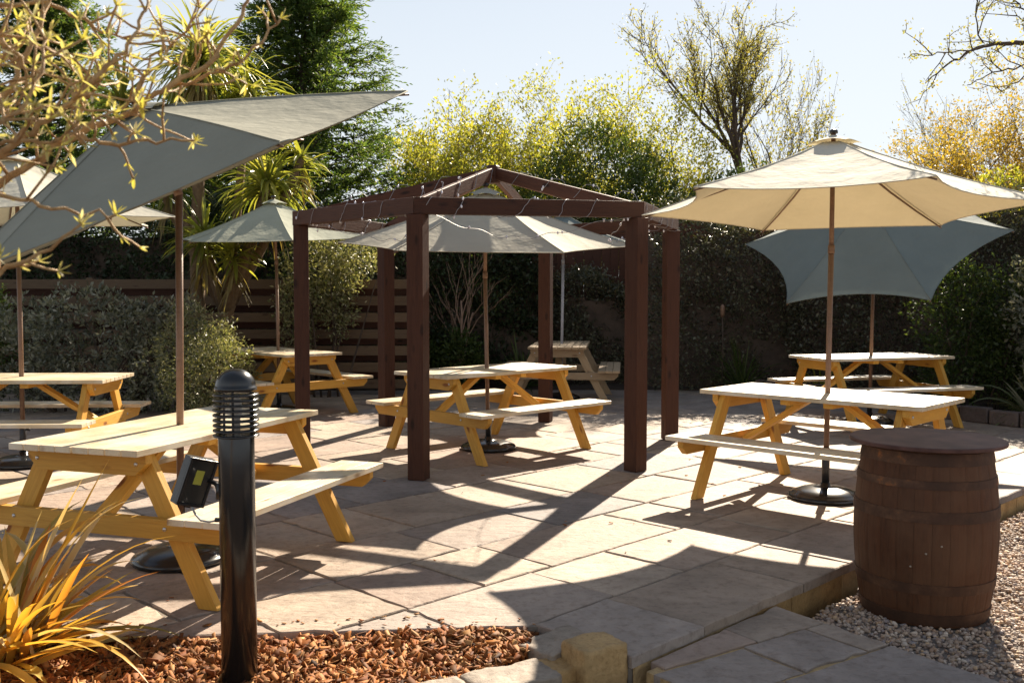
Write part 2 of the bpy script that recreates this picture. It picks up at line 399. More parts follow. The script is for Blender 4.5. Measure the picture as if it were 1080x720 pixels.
# golden riser stones under the step edge
mb = MB(); u = 0.02; rr = np.random.RandomState(5)
while u < 9:
    L = rr.uniform(0.35, 0.6); a = (ED0[0] + ee[0] * (u + 0.004), ED0[1] + ee[1] * (u + 0.004)); b = (ED0[0] + ee[0] * (u + L), ED0[1] + ee[1] * (u + L))
    o = 0.004 + rr.uniform(0, 0.008)
    q = [(a[0] + en[0] * o, a[1] + en[1] * o), (b[0] + en[0] * o, b[1] + en[1] * o), (b[0] + en[0] * 0.02, b[1] + en[1] * 0.02), (a[0] + en[0] * 0.02, a[1] + en[1] * 0.02)]
    mb.prism(q, -0.34, -0.052); u += L
tag(mb.build('step_riser', M_GOLD), kind='structure')
# lower path slabs leading off towards the camera
PA, PB = (0.50, 3.90), (1.32, 4.66)
PD = (0.56, -0.83)
rng2 = np.random.RandomState(3)
def pathclip(P):
    P = clip(P, (ED0[0] - en[0] * 0.004, ED0[1] - en[1] * 0.004), (-en[0], -en[1]))
    P = P and clip(P, PB, (-0.83, -0.56)); P = P and clip(P, (0.52, 3.92), (0.83, 0.56)); return P or []
mb = MB(); paving(mb, (PA[0] + PD[0] * 2.4 - 0.8, PA[1] + PD[1] * 2.4 - 0.9), math.atan2(0.56, 0.83), (3.4, 3.2, -0.5), rng2, pathclip, z=-0.045, th=0.055, rows=(0.34, 0.46, 0.5), lens=(0.4, 0.55, 0.7))
tag(mb.build('path', M_FLAG), kind='structure')
mb = MB(); q = lambda p, k: (p[0] + PD[0] * k, p[1] + PD[1] * k)
mb.prism([(0.545, 3.905), (1.285, 4.60), q((1.285, 4.60), 2.4), q((0.545, 3.905), 2.4)], -0.34, -0.056)
tag(mb.build('path_base', M_GOLD), kind='structure')
# gravel
M_GRAV = leafmat('gravel_stone', [(0.36, 0.25, 0.18), (0.50, 0.39, 0.30), (0.25, 0.17, 0.13), (0.62, 0.52, 0.42), (0.42, 0.26, 0.16), (0.28, 0.25, 0.25), (0.54, 0.37, 0.22)], transl=0.0, rough=0.7)
GP = [(1.31, 4.67), (ED2[0] + ee[0] * 4, ED2[1] + ee[1] * 4), (9, 5), (5, 1.5), (2.7, 2.3), (1.75, 3.95)]
mb = MB(); mb.prism([(GP[0][0] - 0.03, GP[0][1] - 0.06)] + GP[1:], -0.34, -0.15)
tag(mb.build('gravel_bed', simple('gravel_bed_floor', (0.16, 0.13, 0.11), (0.24, 0.2, 0.17), 0.9, 60, bmp=0.8)), kind='structure')
def inpoly(P, poly):
    x, y = P[:, 0], P[:, 1]; ins = np.zeros(len(P), bool); n = len(poly)
    for i in range(n):
        x0, y0 = poly[i]; x1, y1 = poly[(i + 1) % n]
        c = ((y0 > y) != (y1 > y)) & (x < (x1 - x0) * (y - y0) / ((y1 - y0) or 1e-9) + x0); ins ^= c
    return ins
def scatter(rg, n, poly):
    lo = np.min(poly, 0); hi = np.max(poly, 0); P = rg.uniform(lo, hi, (n, 2)); return P[inpoly(P, poly)]
def ico():
    t = (1 + 5 ** .5) / 2
    v = np.array([(-1, t, 0), (1, t, 0), (-1, -t, 0), (1, -t, 0), (0, -1, t), (0, 1, t), (0, -1, -t), (0, 1, -t), (t, 0, -1), (t, 0, 1), (-t, 0, -1), (-t, 0, 1)], float)
    f = np.array([(0, 11, 5), (0, 5, 1), (0, 1, 7), (0, 7, 10), (0, 10, 11), (1, 5, 9), (5, 11, 4), (11, 10, 2), (10, 7, 6), (7, 1, 8), (3, 9, 4), (3, 4, 2), (3, 2, 6), (3, 6, 8), (3, 8, 9), (4, 9, 5), (2, 4, 11), (6, 2, 10), (8, 6, 7), (9, 8, 1)])
    return v / np.linalg.norm(v[0]), f
def rocks(name, rg, P, size, flat, mat, mats_kind='stuff', smooth=False):
    N = len(P); v, f = ico()
    s = (rg.uniform(0.6, 1.35, (N, 1, 3)) * np.broadcast_to(size, N)[:, None, None]) * np.array([1, 1, flat])
    V = (v[None] + rg.normal(0, 0.12, (N, 12, 3))) * s
    a = rg.uniform(0, 6.28, N); b = rg.normal(0, 0.4, N)
    ca, sa, cb, sb = np.cos(a), np.sin(a), np.cos(b), np.sin(b)
    x = V[..., 0] * cb[:, None] + V[..., 2] * sb[:, None]; z = -V[..., 0] * sb[:, None] + V[..., 2] * cb[:, None]; y = V[..., 1]
    V = np.stack([x * ca[:, None] - y * sa[:, None], x * sa[:, None] + y * ca[:, None], z], -1) + P[:, None, :]
    F = (f[None] + (np.arange(N) * 12)[:, None, None]).reshape(-1, 3)
    o = npmesh(name, V.reshape(-1, 3), F, mat, smooth=smooth); tag(o, kind=mats_kind); return o
rg = np.random.RandomState(7)
near = [(1.34, 4.68), (4.3, 7.7), (5.2, 6.3), (3.2, 3.4), (1.85, 3.85)]
Pn = scatter(rg, 42000, near); Pn = Pn[np.hypot(Pn[:, 0] - 2.12, Pn[:, 1] - 4.93) > 0.29]
P3 = np.column_stack([Pn, rg.uniform(-0.152, -0.134, len(Pn))])
rocks('gravel', rg, P3, rg.uniform(0.007, 0.015, len(P3)), 0.7, M_GRAV)

# bark bed
bedpoly = [(-9.3, 1.0), (-9.3, 3.56), (BA[0], BA[1] - 0.004), (BB[0], BB[1] - 0.004), (0.28, 4.08), (-0.5, 3.50), (-1.9, 2.6), (-3.0, 1.0)]
mb = MB(); mb.prism(bedpoly, -0.34, -0.045); tag(mb.build('bark_bed', M_SOIL), kind='structure')
M_CHIP = leafmat('bark_chip', [(0.27, 0.085, 0.018), (0.40, 0.155, 0.035), (0.10, 0.03, 0.008), (0.56, 0.31, 0.12), (0.30, 0.10, 0.022), (0.04, 0.014, 0.005), (0.40, 0.16, 0.04), (0.20, 0.06, 0.014)], transl=0.0, rough=0.75, spec=0.25)
Pc = scatter(rg, 27000, [(-2.6, 3.0), (-2.6, 4.05), (0.10, 4.275), (0.06, 4.0), (-0.5, 3.46), (-1.3, 3.0)])
N = len(Pc); L = 0.010 + 0.032 * rg.beta(1.3, 2.0, N); W = L * rg.uniform(0.2, 0.6, N); T = rg.uniform(0.001, 0.003, N)
bx = np.array([(x, y, z) for x in (-1, 1) for y in (-1, 1) for z in (-1, 1)], float)
V = bx[None] * np.stack([L, W, T], 1)[:, None, :]
V[:, 4:, 1] *= rg.uniform(0.3, 1, (N, 1)); V[:, :, 2] += (V[:, :, 0] ** 2) * rg.uniform(-6, 6, (N, 1)) + rg.normal(0, 0.001, (N, 8))
def rot(V, rg, tilt):
    N = len(V); a = rg.uniform(0, 6.28, N); b = rg.normal(0, tilt, N); c = rg.normal(0, tilt, N)
    def rx(V, i, j, t):
        ct, st = np.cos(t)[:, None], np.sin(t)[:, None]; U = V.copy(); U[..., i] = V[..., i] * ct - V[..., j] * st; U[..., j] = V[..., i] * st + V[..., j] * ct; return U
    return rx(rx(rx(V, 1, 2, b), 0, 2, c), 0, 1, a)
V = rot(V, rg, 0.6); hz = rg.uniform(-0.05, -0.006, N) + 0.012 * np.sin(Pc[:, 0] * 5) * np.sin(Pc[:, 1] * 7)
V = V + np.column_stack([Pc, hz])[:, None, :]
bf = np.array([(0, 1, 3, 2), (4, 6, 7, 5), (0, 4, 5, 1), (2, 3, 7, 6), (0, 2, 6, 4), (1, 5, 7, 3)])
tag(npmesh('bark_mulch', V.reshape(-1, 3), (bf[None] + (np.arange(N) * 8)[:, None, None]).reshape(-1, 4), M_CHIP), kind='stuff')
# stray chips on the paving
Ps = np.vstack([np.column_stack([rg.uniform(-2.2, 0.1, 60), 4.27 + rg.exponential(0.06, 60)]), scatter(rg, 60, [(-1.5, 5.5), (-3.5, 9), (3, 9), (1.5, 5)])])
Vs = rot((bx[None] * (np.array([[0.010, 0.005, 0.0015]]) * rg.uniform(0.5, 1.5, (len(Ps), 1)))[:, None, :]), rg, 0.15) + np.column_stack([Ps, np.full(len(Ps), 0.006)])[:, None, :]
tag(npmesh('leaf_litter', Vs.reshape(-1, 3), (bf[None] + (np.arange(len(Ps)) * 8)[:, None, None]).reshape(-1, 4), M_CHIP), kind='stuff')

# low planter wall: rough coping stones and the tall end stone
def roughblock(name, c, size, rz, mat, seed, amp=0.010, k=14, parent=None):
    import bmesh
    from mathutils import noise as mnoise
    bm = bmesh.new(); bmesh.ops.create_cube(bm, size=1.0); bmesh.ops.subdivide_edges(bm, edges=bm.edges[:], cuts=k, use_grid_fill=True)
    rs = np.random.RandomState(seed); ph = Vector(rs.uniform(0, 50, 3))
    for v in bm.verts:
        p = v.co; q = Vector((p.x * size[0], p.y * size[1], p.z * size[2])); e = sum(abs(abs(t) - 0.5) < 1e-4 for t in p)
        nn = mnoise.noise_vector(q * 9 + ph) * amp + mnoise.noise_vector(q * 24 + ph) * amp * 0.6 + mnoise.noise_vector(q * 60 + ph) * amp * 0.3
        if e > 1: q = q * (1 - 0.012 * (e - 1))
        v.co = q + nn
    me = bpy.data.meshes.new(name); bm.to_mesh(me); bm.free()
    o = link(name, me, mat, parent, smooth=True); o.location = c; o.rotation_euler = (0, 0, rz)
    return o
wl = empty('planter_wall', (-0.2, 3.7, -0.3), 0, 'low golden stone wall edging the bark chip bed beside the step', 'wall')
def kid(o, root):
    o.parent = root; o.location = Vector(o.location) - Vector(root.location); return o
wa = math.atan2(0.42 , 0.78)
wdir = Vector((math.cos(wa), math.sin(wa), 0))
end = Vector((0.40, 4.04, 0))
M_COPE = stone('coping_stone', [(0.34, 0.28, 0.22), (0.40, 0.33, 0.26), (0.30, 0.25, 0.2)], moss=0.6, scale=1.5)
kid(roughblock('end_stone', (0.335, 3.945, -0.135), (0.215, 0.17, 0.38), wa + 0.05, M_GOLD, 1, 0.0085, 18), wl)
kid(roughblock('coping_stone', (0.20, 4.11, -0.035), (0.32, 0.20, 0.07), wa + 0.3, M_COPE, 3, 0.010), wl)
kid(roughblock('wall_stone', (0.15, 3.885, -0.17), (0.22, 0.15, 0.30), wa, M_GOLD, 4, 0.008), wl)
for i in range(8):
    c = end - wdir * (0.46 + i * 0.36) + Vector((0.02, -0.075, 0))
    kid(roughblock('coping_stone', (c.x - 0.02, c.y - 0.02, -0.035), (0.345, 0.20, 0.075), wa + 0.03 * (-1) ** i, M_COPE, 20 + i, 0.009), wl)
    kid(roughblock('wall_stone', (c.x + 0.03 + 0.1 * wdir.x, c.y - 0.025 + 0.1 * wdir.y, -0.205), (0.35, 0.15, 0.26), wa, M_GOLD, 40 + i, 0.012), wl)

# ------------------------------------------------------------------ boundary: soil, kerb, fence, wall
mb = MB(); mb.prism([(-30, 14.6), (5.0, 14.6), (5.0, 11.42), (5.62, 10.6), (8.5, 6.6), (40, 6.6), (40, 60), (-30, 60)], -0.3, 0.012)
tag(mb.build('planting_bed', M_SOIL), kind='structure')
kb = MB(); rs = np.random.RandomState(4)
kpts = [(3.6, 14.35), (4.55, 13.2), (4.95, 11.45), (5.55, 10.62), (7.2, 8.5)]
M_KERB = stone('kerb_stone', [(0.16, 0.11, 0.09), (0.21, 0.15, 0.12), (0.13, 0.1, 0.09)], scale=2)
for i in range(len(kpts) - 1):
    a, b = Vector((*kpts[i], 0)), Vector((*kpts[i + 1], 0)); k = int((b - a).length / 0.3)
    for j in range(k):
        p, q2 = a.lerp(b, j / k), a.lerp(b, (j + 0.95) / k); h = 0.15 + rs.uniform(0, 0.03)
        kb.beam((p.x, p.y, h / 2), (q2.x, q2.y, h / 2 + 0.002), 0.14, h)
tag(kb.build('raised_bed_edging', M_KERB, bev=0.015), kind='structure')

f = empty('slatted_fence', (-5.2, 13.9, 0), 0, 'dark brown fence of spaced horizontal boards behind the bushes and picnic tables', 'fence')
fb = MB(); rs = np.random.RandomState(9)
for i in range(7):
    z = 0.16 + i * 0.235
    fb.box((0, 0.0, z), (7.9, 0.03, 0.135 + rs.uniform(-0.006, 0.006)))
fb.build('front_boards', M_FENCE, f, bev=0.003)
fb = MB()
for i in range(6): fb.box((0, 0.26, 0.28 + i * 0.235), (7.9, 0.022, 0.10))
fb.build('back_boards', M_GAZ, f)
for i in range(6):
    p = MB(); p.box((0, 0, 0.83), (0.09, 0.09, 1.66)); o = p.build('post', M_FENCE, f, bev=0.004); o.location = (-3.9 + i * 1.56, 0.066, 0.0)

f = empty('panel_fence', (2.5, 16.4, 0), 0, 'tall plain brown boarded fence seen between the gazebo posts', 'fence')
fb = MB()
for i in range(34): fb.box((-2.4 + i * 0.146, (i % 2) * 0.012, 1.3), (0.143, 0.02, 2.6))
fb.build('boards', M_GAZ, f)
for i in range(3): p = MB(); p.box((-2.3 + i * 2.3, 0.08, 1.32), (0.1, 0.1, 2.64)); p.build('post', M_GAZ, f)

# ------------------------------------------------------------------ vegetation
def leafy(rg, blobs, n, shell=0.35):
    """points in the outer part of overlapping ellipsoids, uneven density"""
    out = []; vols = np.array([b[3] * b[4] * b[5] for b in blobs]); vols = vols ** 0.75; vols /= vols.sum()
    for b, q in zip(blobs, vols):
        k = int(n * q); d = rdir(rg, k); r = 1 - np.abs(rg.normal(0, shell, k)); r = np.clip(r, 0.05, 1.12)
        wob = 1 + 0.16 * np.sin(d[:, 0] * 5 + b[0] * 3) * np.sin(d[:, 2] * 6 + b[1]) + 0.10 * np.sin(d[:, 1] * 11 + b[2] * 7) * np.sin(d[:, 0] * 9)
        P = np.array(b[:3]) + d * (r * wob)[:, None] * np.array(b[3:6]); out.append((P, d))
    P = np.vstack([o[0] for o in out]); D = np.vstack([o[1] for o in out]); return P, D
def clumpy(rg, P, D, m, rad):
    """turn each point into a sprig of m leaves"""
    k = len(P); Q = np.repeat(P, m, 0) + rg.normal(0, rad, (k * m, 3)); E = np.repeat(D, m, 0) * 0.8 + rg.normal(0, 0.8, (k * m, 3)); return Q, E
def bush(name, loc, blobs, n, lf, mat, label, cat, group=None, m=5, rad=0.05, wd=0.45, stems=8, core=None, bark=None, shell=0.3, seed=0, fol='foliage', droop=0, minz=0.0):
    rg = np.random.RandomState(seed + 100)
    root = empty(name, loc, 0, label, cat, group)
    P, D = leafy(rg, blobs, n // m, shell); P, D = clumpy(rg, P, D, m, rad)
    k = P[:, 2] > minz; P, D = P[k], D[k]
    D = D + np.array([0, 0, 0.25])
    ll = rg.uniform(0.6, 1.3, len(P)) * lf
    V, F = leafcloud(P, D, ll, ll * wd, rg, droop=droop); npmesh(fol, V, F, mat, root)
    mb = MB()
    for b in blobs:
        for s in range(max(2, stems // len(blobs))):
            d = rdir(rg, 1)[0]; tip = np.array(b[:3]) + d * np.array(b[3:6]) * 0.9; tip[2] = max(tip[2], 0.1)
            s0 = np.array([b[0] * 0.6 + rg.normal(0, 0.06), b[1] * 0.6 + rg.normal(0, 0.06), 0.0])
            pts = [s0 + (tip - s0) * t + np.array([0, 0, 0.15 * math.sin(t * 3.1)]) + rg.normal(0, 0.02, 3) * (t > 0) for t in np.linspace(0, 1, 6)]
            mb.tube([Vector(p) for p in pts], list(np.linspace(0.018, 0.004, 6)), 5)
    mb.build('stems', bark or M_DBARK, root, smooth=True)
    return root

G_DARK = leafmat('dark_leaf', [(0.022, 0.035, 0.012), (0.035, 0.055, 0.02), (0.05, 0.07, 0.028), (0.03, 0.045, 0.02)], 0.2, 0.45)
G_HEDGE = leafmat('hedge_leaf', [(0.055, 0.058, 0.030), (0.10, 0.10, 0.055), (0.17, 0.16, 0.10), (0.045, 0.05, 0.025)], 0.18, 0.38, 0.5)
G_GREY = leafmat('grey_leaf', [(0.14, 0.145, 0.10), (0.23, 0.23, 0.17), (0.34, 0.33, 0.26), (0.08, 0.085, 0.055)], 0.25, 0.5)
G_VARI = leafmat('variegated_leaf', [(0.12, 0.14, 0.05), (0.30, 0.29, 0.16), (0.17, 0.17, 0.07), (0.36, 0.33, 0.2)], 0.3, 0.5)
G_YEL = leafmat('spring_leaf', [(0.27, 0.28, 0.04), (0.36, 0.34, 0.06), (0.20, 0.23, 0.035), (0.44, 0.38, 0.08)], 0.5, 0.5)
G_GOLD = leafmat('golden_leaf', [(0.36, 0.25, 0.05), (0.30, 0.22, 0.045), (0.42, 0.26, 0.05), (0.24, 0.2, 0.05)], 0.5, 0.5)
G_MID = leafmat('green_leaf', [(0.05, 0.085, 0.02), (0.08, 0.12, 0.028), (0.11, 0.14, 0.035), (0.045, 0.07, 0.02)], 0.35, 0.45)
G_CONI = leafmat('conifer_leaf', [(0.05, 0.09, 0.026), (0.085, 0.135, 0.035), (0.16, 0.20, 0.05), (0.06, 0.10, 0.03)], 0.5, 0.55)
G_BUD = leafmat('bud_leaf', [(0.30, 0.27, 0.08), (0.22, 0.22, 0.06), (0.36, 0.30, 0.12)], 0.5, 0.5)

def hedge(name, pts, depth, z0, z1f, n, lf, mat, label, seed, cat='hedge'):
    """leafy hedge following a line, with solid dark boxes added inside to block the sky"""
    rg = np.random.RandomState(seed); c = Vector((*pts[0], 0)); root = empty(name, c, 0, label, cat)
    seg = [(Vector((*pts[i], 0)), Vector((*pts[i + 1], 0))) for i in range(len(pts) - 1)]; tot = sum((b - a).length for a, b in seg)
    PP = []; DD = []; core = MB()
    acc = 0
    for a, b in seg:
        L = (b - a).length; k = int(n * L / tot); d = (b - a) / L; nn = Vector((d.y, -d.x, 0))       # front side
        if nn.y > 0: nn = -nn
        t = rg.uniform(0, L, k); front = rg.uniform(size=k) < 0.72
        s = acc + t; ztop = z1f(s)
        bul = 0.18 * np.sin(s * 2.3 + 1) + 0.12 * np.sin(s * 5.7) 
        z = np.where(front, rg.uniform(0, 1, k) ** 0.85 * (ztop - z0) + z0, ztop + rg.normal(0, 0.07, k))
        off = np.where(front, depth / 2 - np.abs(rg.normal(0, 0.13, k)) + bul * 0.6 + 0.15 * np.sin(z * 3.1 + s * 1.7) + 0.1 * np.sin(z * 7 + s * 4), rg.uniform(-depth / 2, depth / 2, k))
        P = np.array(a)[None] + np.array(d)[None] * t[:, None] + np.array(nn)[None] * off[:, None]; P[:, 2] = z + 0.12 * np.sin(s * 3.3) * (z / 2.5)
        PP.append(P); D = rdir(rg, k) + np.where(front[:, None], np.array(nn)[None] * 0.7, np.array([[0, 0, 1.0]])); DD.append(D)
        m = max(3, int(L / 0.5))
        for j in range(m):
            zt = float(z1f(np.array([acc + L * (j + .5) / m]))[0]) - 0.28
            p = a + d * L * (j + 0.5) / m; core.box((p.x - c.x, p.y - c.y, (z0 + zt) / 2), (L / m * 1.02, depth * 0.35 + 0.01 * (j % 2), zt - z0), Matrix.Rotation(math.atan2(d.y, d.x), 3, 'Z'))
        acc += L
    P = np.vstack(PP); D = np.vstack(DD); P, D = clumpy(rg, P, D, 4, 0.045)
    P = P - np.array(c)[None]; P = P[P[:, 2] > 0.02 - 0]; D = D[:len(P)]
    ll = rg.uniform(0.6, 1.35, len(P)) * lf
    V, F = leafcloud(P, D, ll, ll * 0.5, rg); npmesh('foliage', V, F, mat, root)
    core.build('twigs', M_DBARK, root)  # unseen solid core boxes, added so no sky shows between the leaves
    return root
hedge('hedge', [(2.1, 15.2), (4.4, 15.0), (6.3, 13.6), (8.2, 11.0), (10.0, 8.0)], 1.0, 0.0, lambda s: 2.45 + 0.16 * np.sin(s * 1.3) + 0.07 * np.sin(s * 4.1) + np.clip((s - 3) * 0.10, 0, 0.5), 17000, 0.055, G_HEDGE,
      'tall dark leafy hedge curving round the right end of the patio', 31)
hedge('hedge', [(-1.5, 15.6), (0.6, 15.5)], 0.9, 0.0, lambda s: 2.35 + 0.2 * np.sin(s * 2.2), 3800, 0.07, G_DARK, 'dark evergreen hedge behind the shrub with bare pale stems', 32)
hedge('hedge', [(0.6, 15.75), (2.3, 15.6)], 0.5, 0.0, lambda s: 1.55 + 0.12 * np.sin(s * 3.2), 2600, 0.055, G_HEDGE, 'low dark hedge in front of the plain brown boarded fence', 33)
hedge('hedge', [(-10.5, 15.3), (-6, 15.4), (-1.6, 15.5)], 1.0, 0.0, lambda s: 2.75 + 0.2 * np.sin(s * 1.1) - np.clip((s - 5.5) * 0.12, 0, 0.5), 9000, 0.07, G_DARK, 'tall dark hedge above the slatted fence', 34)

# trees --------------------------------------------------------
def grow(mb, tips, rg, p, d, L, r, depth, P, twig=None):
    """one branch with side branches"""
    n = max(3, int(P['segs'] * (1 if depth < P['max'] - 1 else 0.7))); pts = [p.copy()]; rad = [r]; q = p.copy(); dd = d.copy()
    for i in range(n):
        dd = (dd + Vector(rg.normal(0, P['wob'], 3)) + Vector((0, 0, P['up']))).normalized()
        q = q + dd * (L / n); pts.append(q.copy()); rad.append(r * (1 - (1 - P['taper']) * (i + 1) / n))
    mb.tube(pts, rad, 7 if depth == 0 else (5 if depth < 2 else 3), cap=depth == 0)
    if depth >= P['leafdepth']:
        for i in range(1, n + 1): tips.append((pts[i], (pts[i] - pts[i - 1]).normalized(), depth))
    if depth >= P['max']: return
    k = P['kids'][min(depth, len(P['kids']) - 1)]
    for j in range(k):
        t = 0.3 + 0.7 * (j + rg.uniform(0, 1)) / k if depth else P['start'] + (1 - P['start']) * (j + rg.uniform(0.2, 1)) / k
        t = min(t, 1); i = min(int(t * n), n - 1); s = pts[i].lerp(pts[i + 1], t * n - i) if t * n - i <= 1 else pts[-1]
        par = (pts[i + 1] - pts[i]).normalized(); ax = par.orthogonal().normalized(); ax.rotate(Matrix.Rotation(rg.uniform(0, 6.283), 3, par))
        ang = R_(rg.uniform(*P['ang'])); nd_ = (par * math.cos(ang) + ax * math.sin(ang)).normalized()
        ri = rad[i] * P['rr'] * rg.uniform(0.7, 1)
        grow(mb, tips, rg, s, nd_, L * P['lr'] * rg.uniform(0.7, 1.15), max(ri, P['minr']), depth + 1, P)
    return
BARE = dict(segs=7, wob=0.10, up=0.05, taper=0.35, leafdepth=2, max=4, kids=[6, 4, 4, 3], start=0.45, ang=(22, 50), rr=0.62, lr=0.62, minr=0.005)
LEAFY = dict(segs=6, wob=0.12, up=0.04, taper=0.3, leafdepth=2, max=3, kids=[9, 5, 4], start=0.25, ang=(25, 60), rr=0.6, lr=0.55, minr=0.006)
def tree(loc, H, r, par, leaf, nper, mat, label, seed, name='tree', bark=None, lr=0.06, spread=0.10, trunks=1, lean=(0, 0), group=None, lw=0.5, trunkfrac=0.5, cat='tree'):
    rg = np.random.RandomState(seed); root = empty(name, loc, 0, label, cat, group); mb = MB(); tips = []
    for t in range(trunks):
        a = rg.uniform(0, 6.28); d = Vector((lean[0] + (0.22 * math.cos(a) if trunks > 1 else 0), lean[1] + (0.22 * math.sin(a) if trunks > 1 else 0), 1)).normalized()
        st = Vector((rg.normal(0, 0.12), rg.normal(0, 0.12), 0)) if trunks > 1 else Vector((0, 0, 0))
        grow(mb, tips, rg, st, d, H * trunkfrac * (1 if trunks == 1 else rg.uniform(0.8, 1.1)), r, 0, par)
    mb.build('trunk', bark or M_DBARK, root, smooth=True)
    P = np.array([t[0][:] for t in tips]); D = np.array([t[1][:] for t in tips])
    P = np.repeat(P, nper, 0) + rg.normal(0, spread, (len(P) * nper, 3)); D = np.repeat(D, nper, 0) + rg.normal(0, 0.7, (len(P), 3))
    k = P[:, 2] > 0.1; P, D = P[k], D[k]
    ll = rg.uniform(0.5, 1.3, len(P)) * leaf; V, F = leafcloud(P, D, ll, ll * lw, rg); npmesh('crown', V, F, mat, root)
    return root, P
INFO = []
def T(*a, **k):
    o, P = tree(*a, **k); INFO.append((o['label'], P.min(0).round(1), P.max(0).round(1), len(P))); return o

T((-1.15, 19.0, 0), 4.6, 0.05, dict(LEAFY, up=0.10), 0.075, 8, G_YEL, 'wispy yellow-green shrub on several thin stems behind the gazebo roof, left of its peak', 51, trunks=5, name='tall_shrub', cat='shrub', spread=0.09, bark=M_BARK, trunkfrac=0.62)
T((0.0, 19.4, 0), 5.6, 0.05, dict(LEAFY, up=0.10), 0.075, 8, G_YEL, 'wispy yellow-green shrub rising directly behind the gazebo peak', 52, trunks=4, name='tall_shrub', cat='shrub', spread=0.09, bark=M_BARK, trunkfrac=0.60)
bush('evergreen_tree', (1.6, 18.2, 0), [(0, 0, 3.4, 1.15, 1, 1.15), (-0.8, 0, 2.9, 0.8, 0.8, 1.0), (0.8, 0.2, 3.0, 0.8, 0.8, 1.0), (0, 0, 1.8, 1.3, 1, 1.3)], 34000, 0.07, G_MID,
     'rounded dense green evergreen tree behind the right side of the gazebo roof', 'tree', seed=5, stems=16, shell=0.22, fol='crown')
T((2.5, 20.0, 0), 5.8, 0.09, dict(LEAFY, up=0.08), 0.075, 11, G_YEL, 'airy bright yellow-green tree between the gazebo roof and the bare tree', 53, spread=0.12, trunks=3, bark=M_BARK, trunkfrac=0.60)
T((5.4, 21.0, 0), 4.5, 0.19, dict(BARE, kids=[8, 6, 5, 3], ang=(16, 50), up=0.08, start=0.84, lr=0.50, wob=0.10, segs=8, rr=0.72, minr=0.009), 0.055, 2, G_BUD, 'tall bare-limbed tree just coming into bud', 54, spread=0.06, trunkfrac=1.0)
T((6.0, 21.3, 0), 6.6, 0.09, dict(BARE, ang=(14, 38), up=0.09), 0.075, 1, G_BUD, 'smaller bare budding tree beside the peak of the beige parasol', 55, spread=0.05, trunkfrac=0.62, trunks=2)
bush('evergreen_shrub', (4.6, 18.0, 0), [(0, 0, 2.6, 1.1, 0.8, 1.15), (1.3, 0, 2.4, 0.9, 0.8, 1.0), (-1, 0, 2.4, 0.8, 0.8, 1.1)], 18000, 0.075, G_MID,
     'broad green shrub at the foot of the bare budding trees', 'shrub', seed=6, stems=12, shell=0.22)
T((9.7, 19.5, 0), 5.9, 0.07, dict(LEAFY, up=0.06), 0.065, 9, G_GOLD, 'golden orange shrub behind the blue-grey parasol, by the right edge', 56, spread=0.11, trunks=6, name='tall_shrub', cat='shrub', bark=M_BARK, trunkfrac=0.60)
T((11.2, 24.0, 0), 5.7, 0.10, dict(BARE, ang=(15, 35), up=0.1), 0.04, 1, G_BUD, 'distant leafless grey tree behind the golden shrub', 57, spread=0.03, trunkfrac=0.62, trunks=2)
bush('evergreen_shrub', (8.0, 15.6, 0), [(0, 0, 2.3, 1.2, 0.7, 1.0), (1.4, -1, 2.2, 0.9, 0.7, 1.1)], 10000, 0.085, G_YEL,
     'bright green shrub showing above the hedge under the right end of the parasol', 'shrub', seed=8, stems=8, shell=0.2)

def conifer(loc, H, rad, n, label, seed, group=None):
    rg = np.random.RandomState(seed); root = empty('conifer_tree', loc, 0, label, 'tree', group); mb = MB()
    mb.tube([Vector((0.03 * math.sin(i), 0, H * i / 8)) for i in range(9)], list(np.linspace(0.16, 0.02, 9)), 8)
    Ps = []; Ds = []
    for i in range(n):
        h = H * (0.08 + 0.9 * (i / n)); a = i * 2.4 + rg.uniform(-0.3, 0.3); t = h / H
        L = rad * (1 - t ** 1.5) * rg.uniform(0.65, 1.25) + 0.25; el = rg.uniform(0.15, 0.55)
        d = Vector((math.cos(a) * math.cos(el), math.sin(a) * math.cos(el), math.sin(el))); p = Vector((0, 0, h)); pts = [p.copy()]
        k = 8
        for j in range(k):
            d = (d + Vector((0, 0, -0.10 + 0.035 * j)) + Vector(rg.normal(0, 0.05, 3))).normalized(); p = p + d * L / k; pts.append(p.copy())
        mb.tube(pts, list(np.linspace(0.025, 0.004, k + 1)), 4, cap=False)
        for j in range(1, k + 1):
            m = 8
            b = np.array(pts[j][:]); dd = np.array((pts[j] - pts[j - 1]).normalized()[:])
            for q in range(m):
                s = rdir(rg, 1)[0] * np.array([1, 1, 0.5]); sd = dd * 0.8 + s * 0.8; sl = rg.uniform(0.12, 0.34)
                tt = np.linspace(0.05, 1, 7)[:, None]
                c = b + sd * sl * tt + np.array([0, 0, -0.10]) * tt ** 2 * sl / 0.3
                Ps.append(c); Ds.append(np.tile(sd, (7, 1)) + rg.normal(0, 0.45, (7, 3)))
    P = np.vstack(Ps); D = np.vstack(Ds); ll = rg.uniform(0.05, 0.11, len(P))
    V, F = leafcloud(P, D, ll, ll * 0.30, rg, droop=0.15); npmesh('crown', V, F, G_CONI, root); mb.build('trunk', M_DBARK, root, smooth=True)
    INFO.append((label, P.min(0).round(1), P.max(0).round(1), len(P)))
    return root
conifer((-3.55, 17.0, 0), 7.4, 2.35, 290, 'tall dark conifer with drooping sprays rising behind the cream parasol tip', 61, 'conifers beyond the fence')
conifer((-8.2, 17.6, 0), 7.2, 2.2, 230, 'dark conifer at the far left, mostly hidden behind the budding branch', 62, 'conifers beyond the fence')
conifer((-5.6, 18.6, 0), 6.0, 1.5, 170, 'lower dark conifer between the two larger ones behind the cabbage palm', 63, 'conifers beyond the fence')

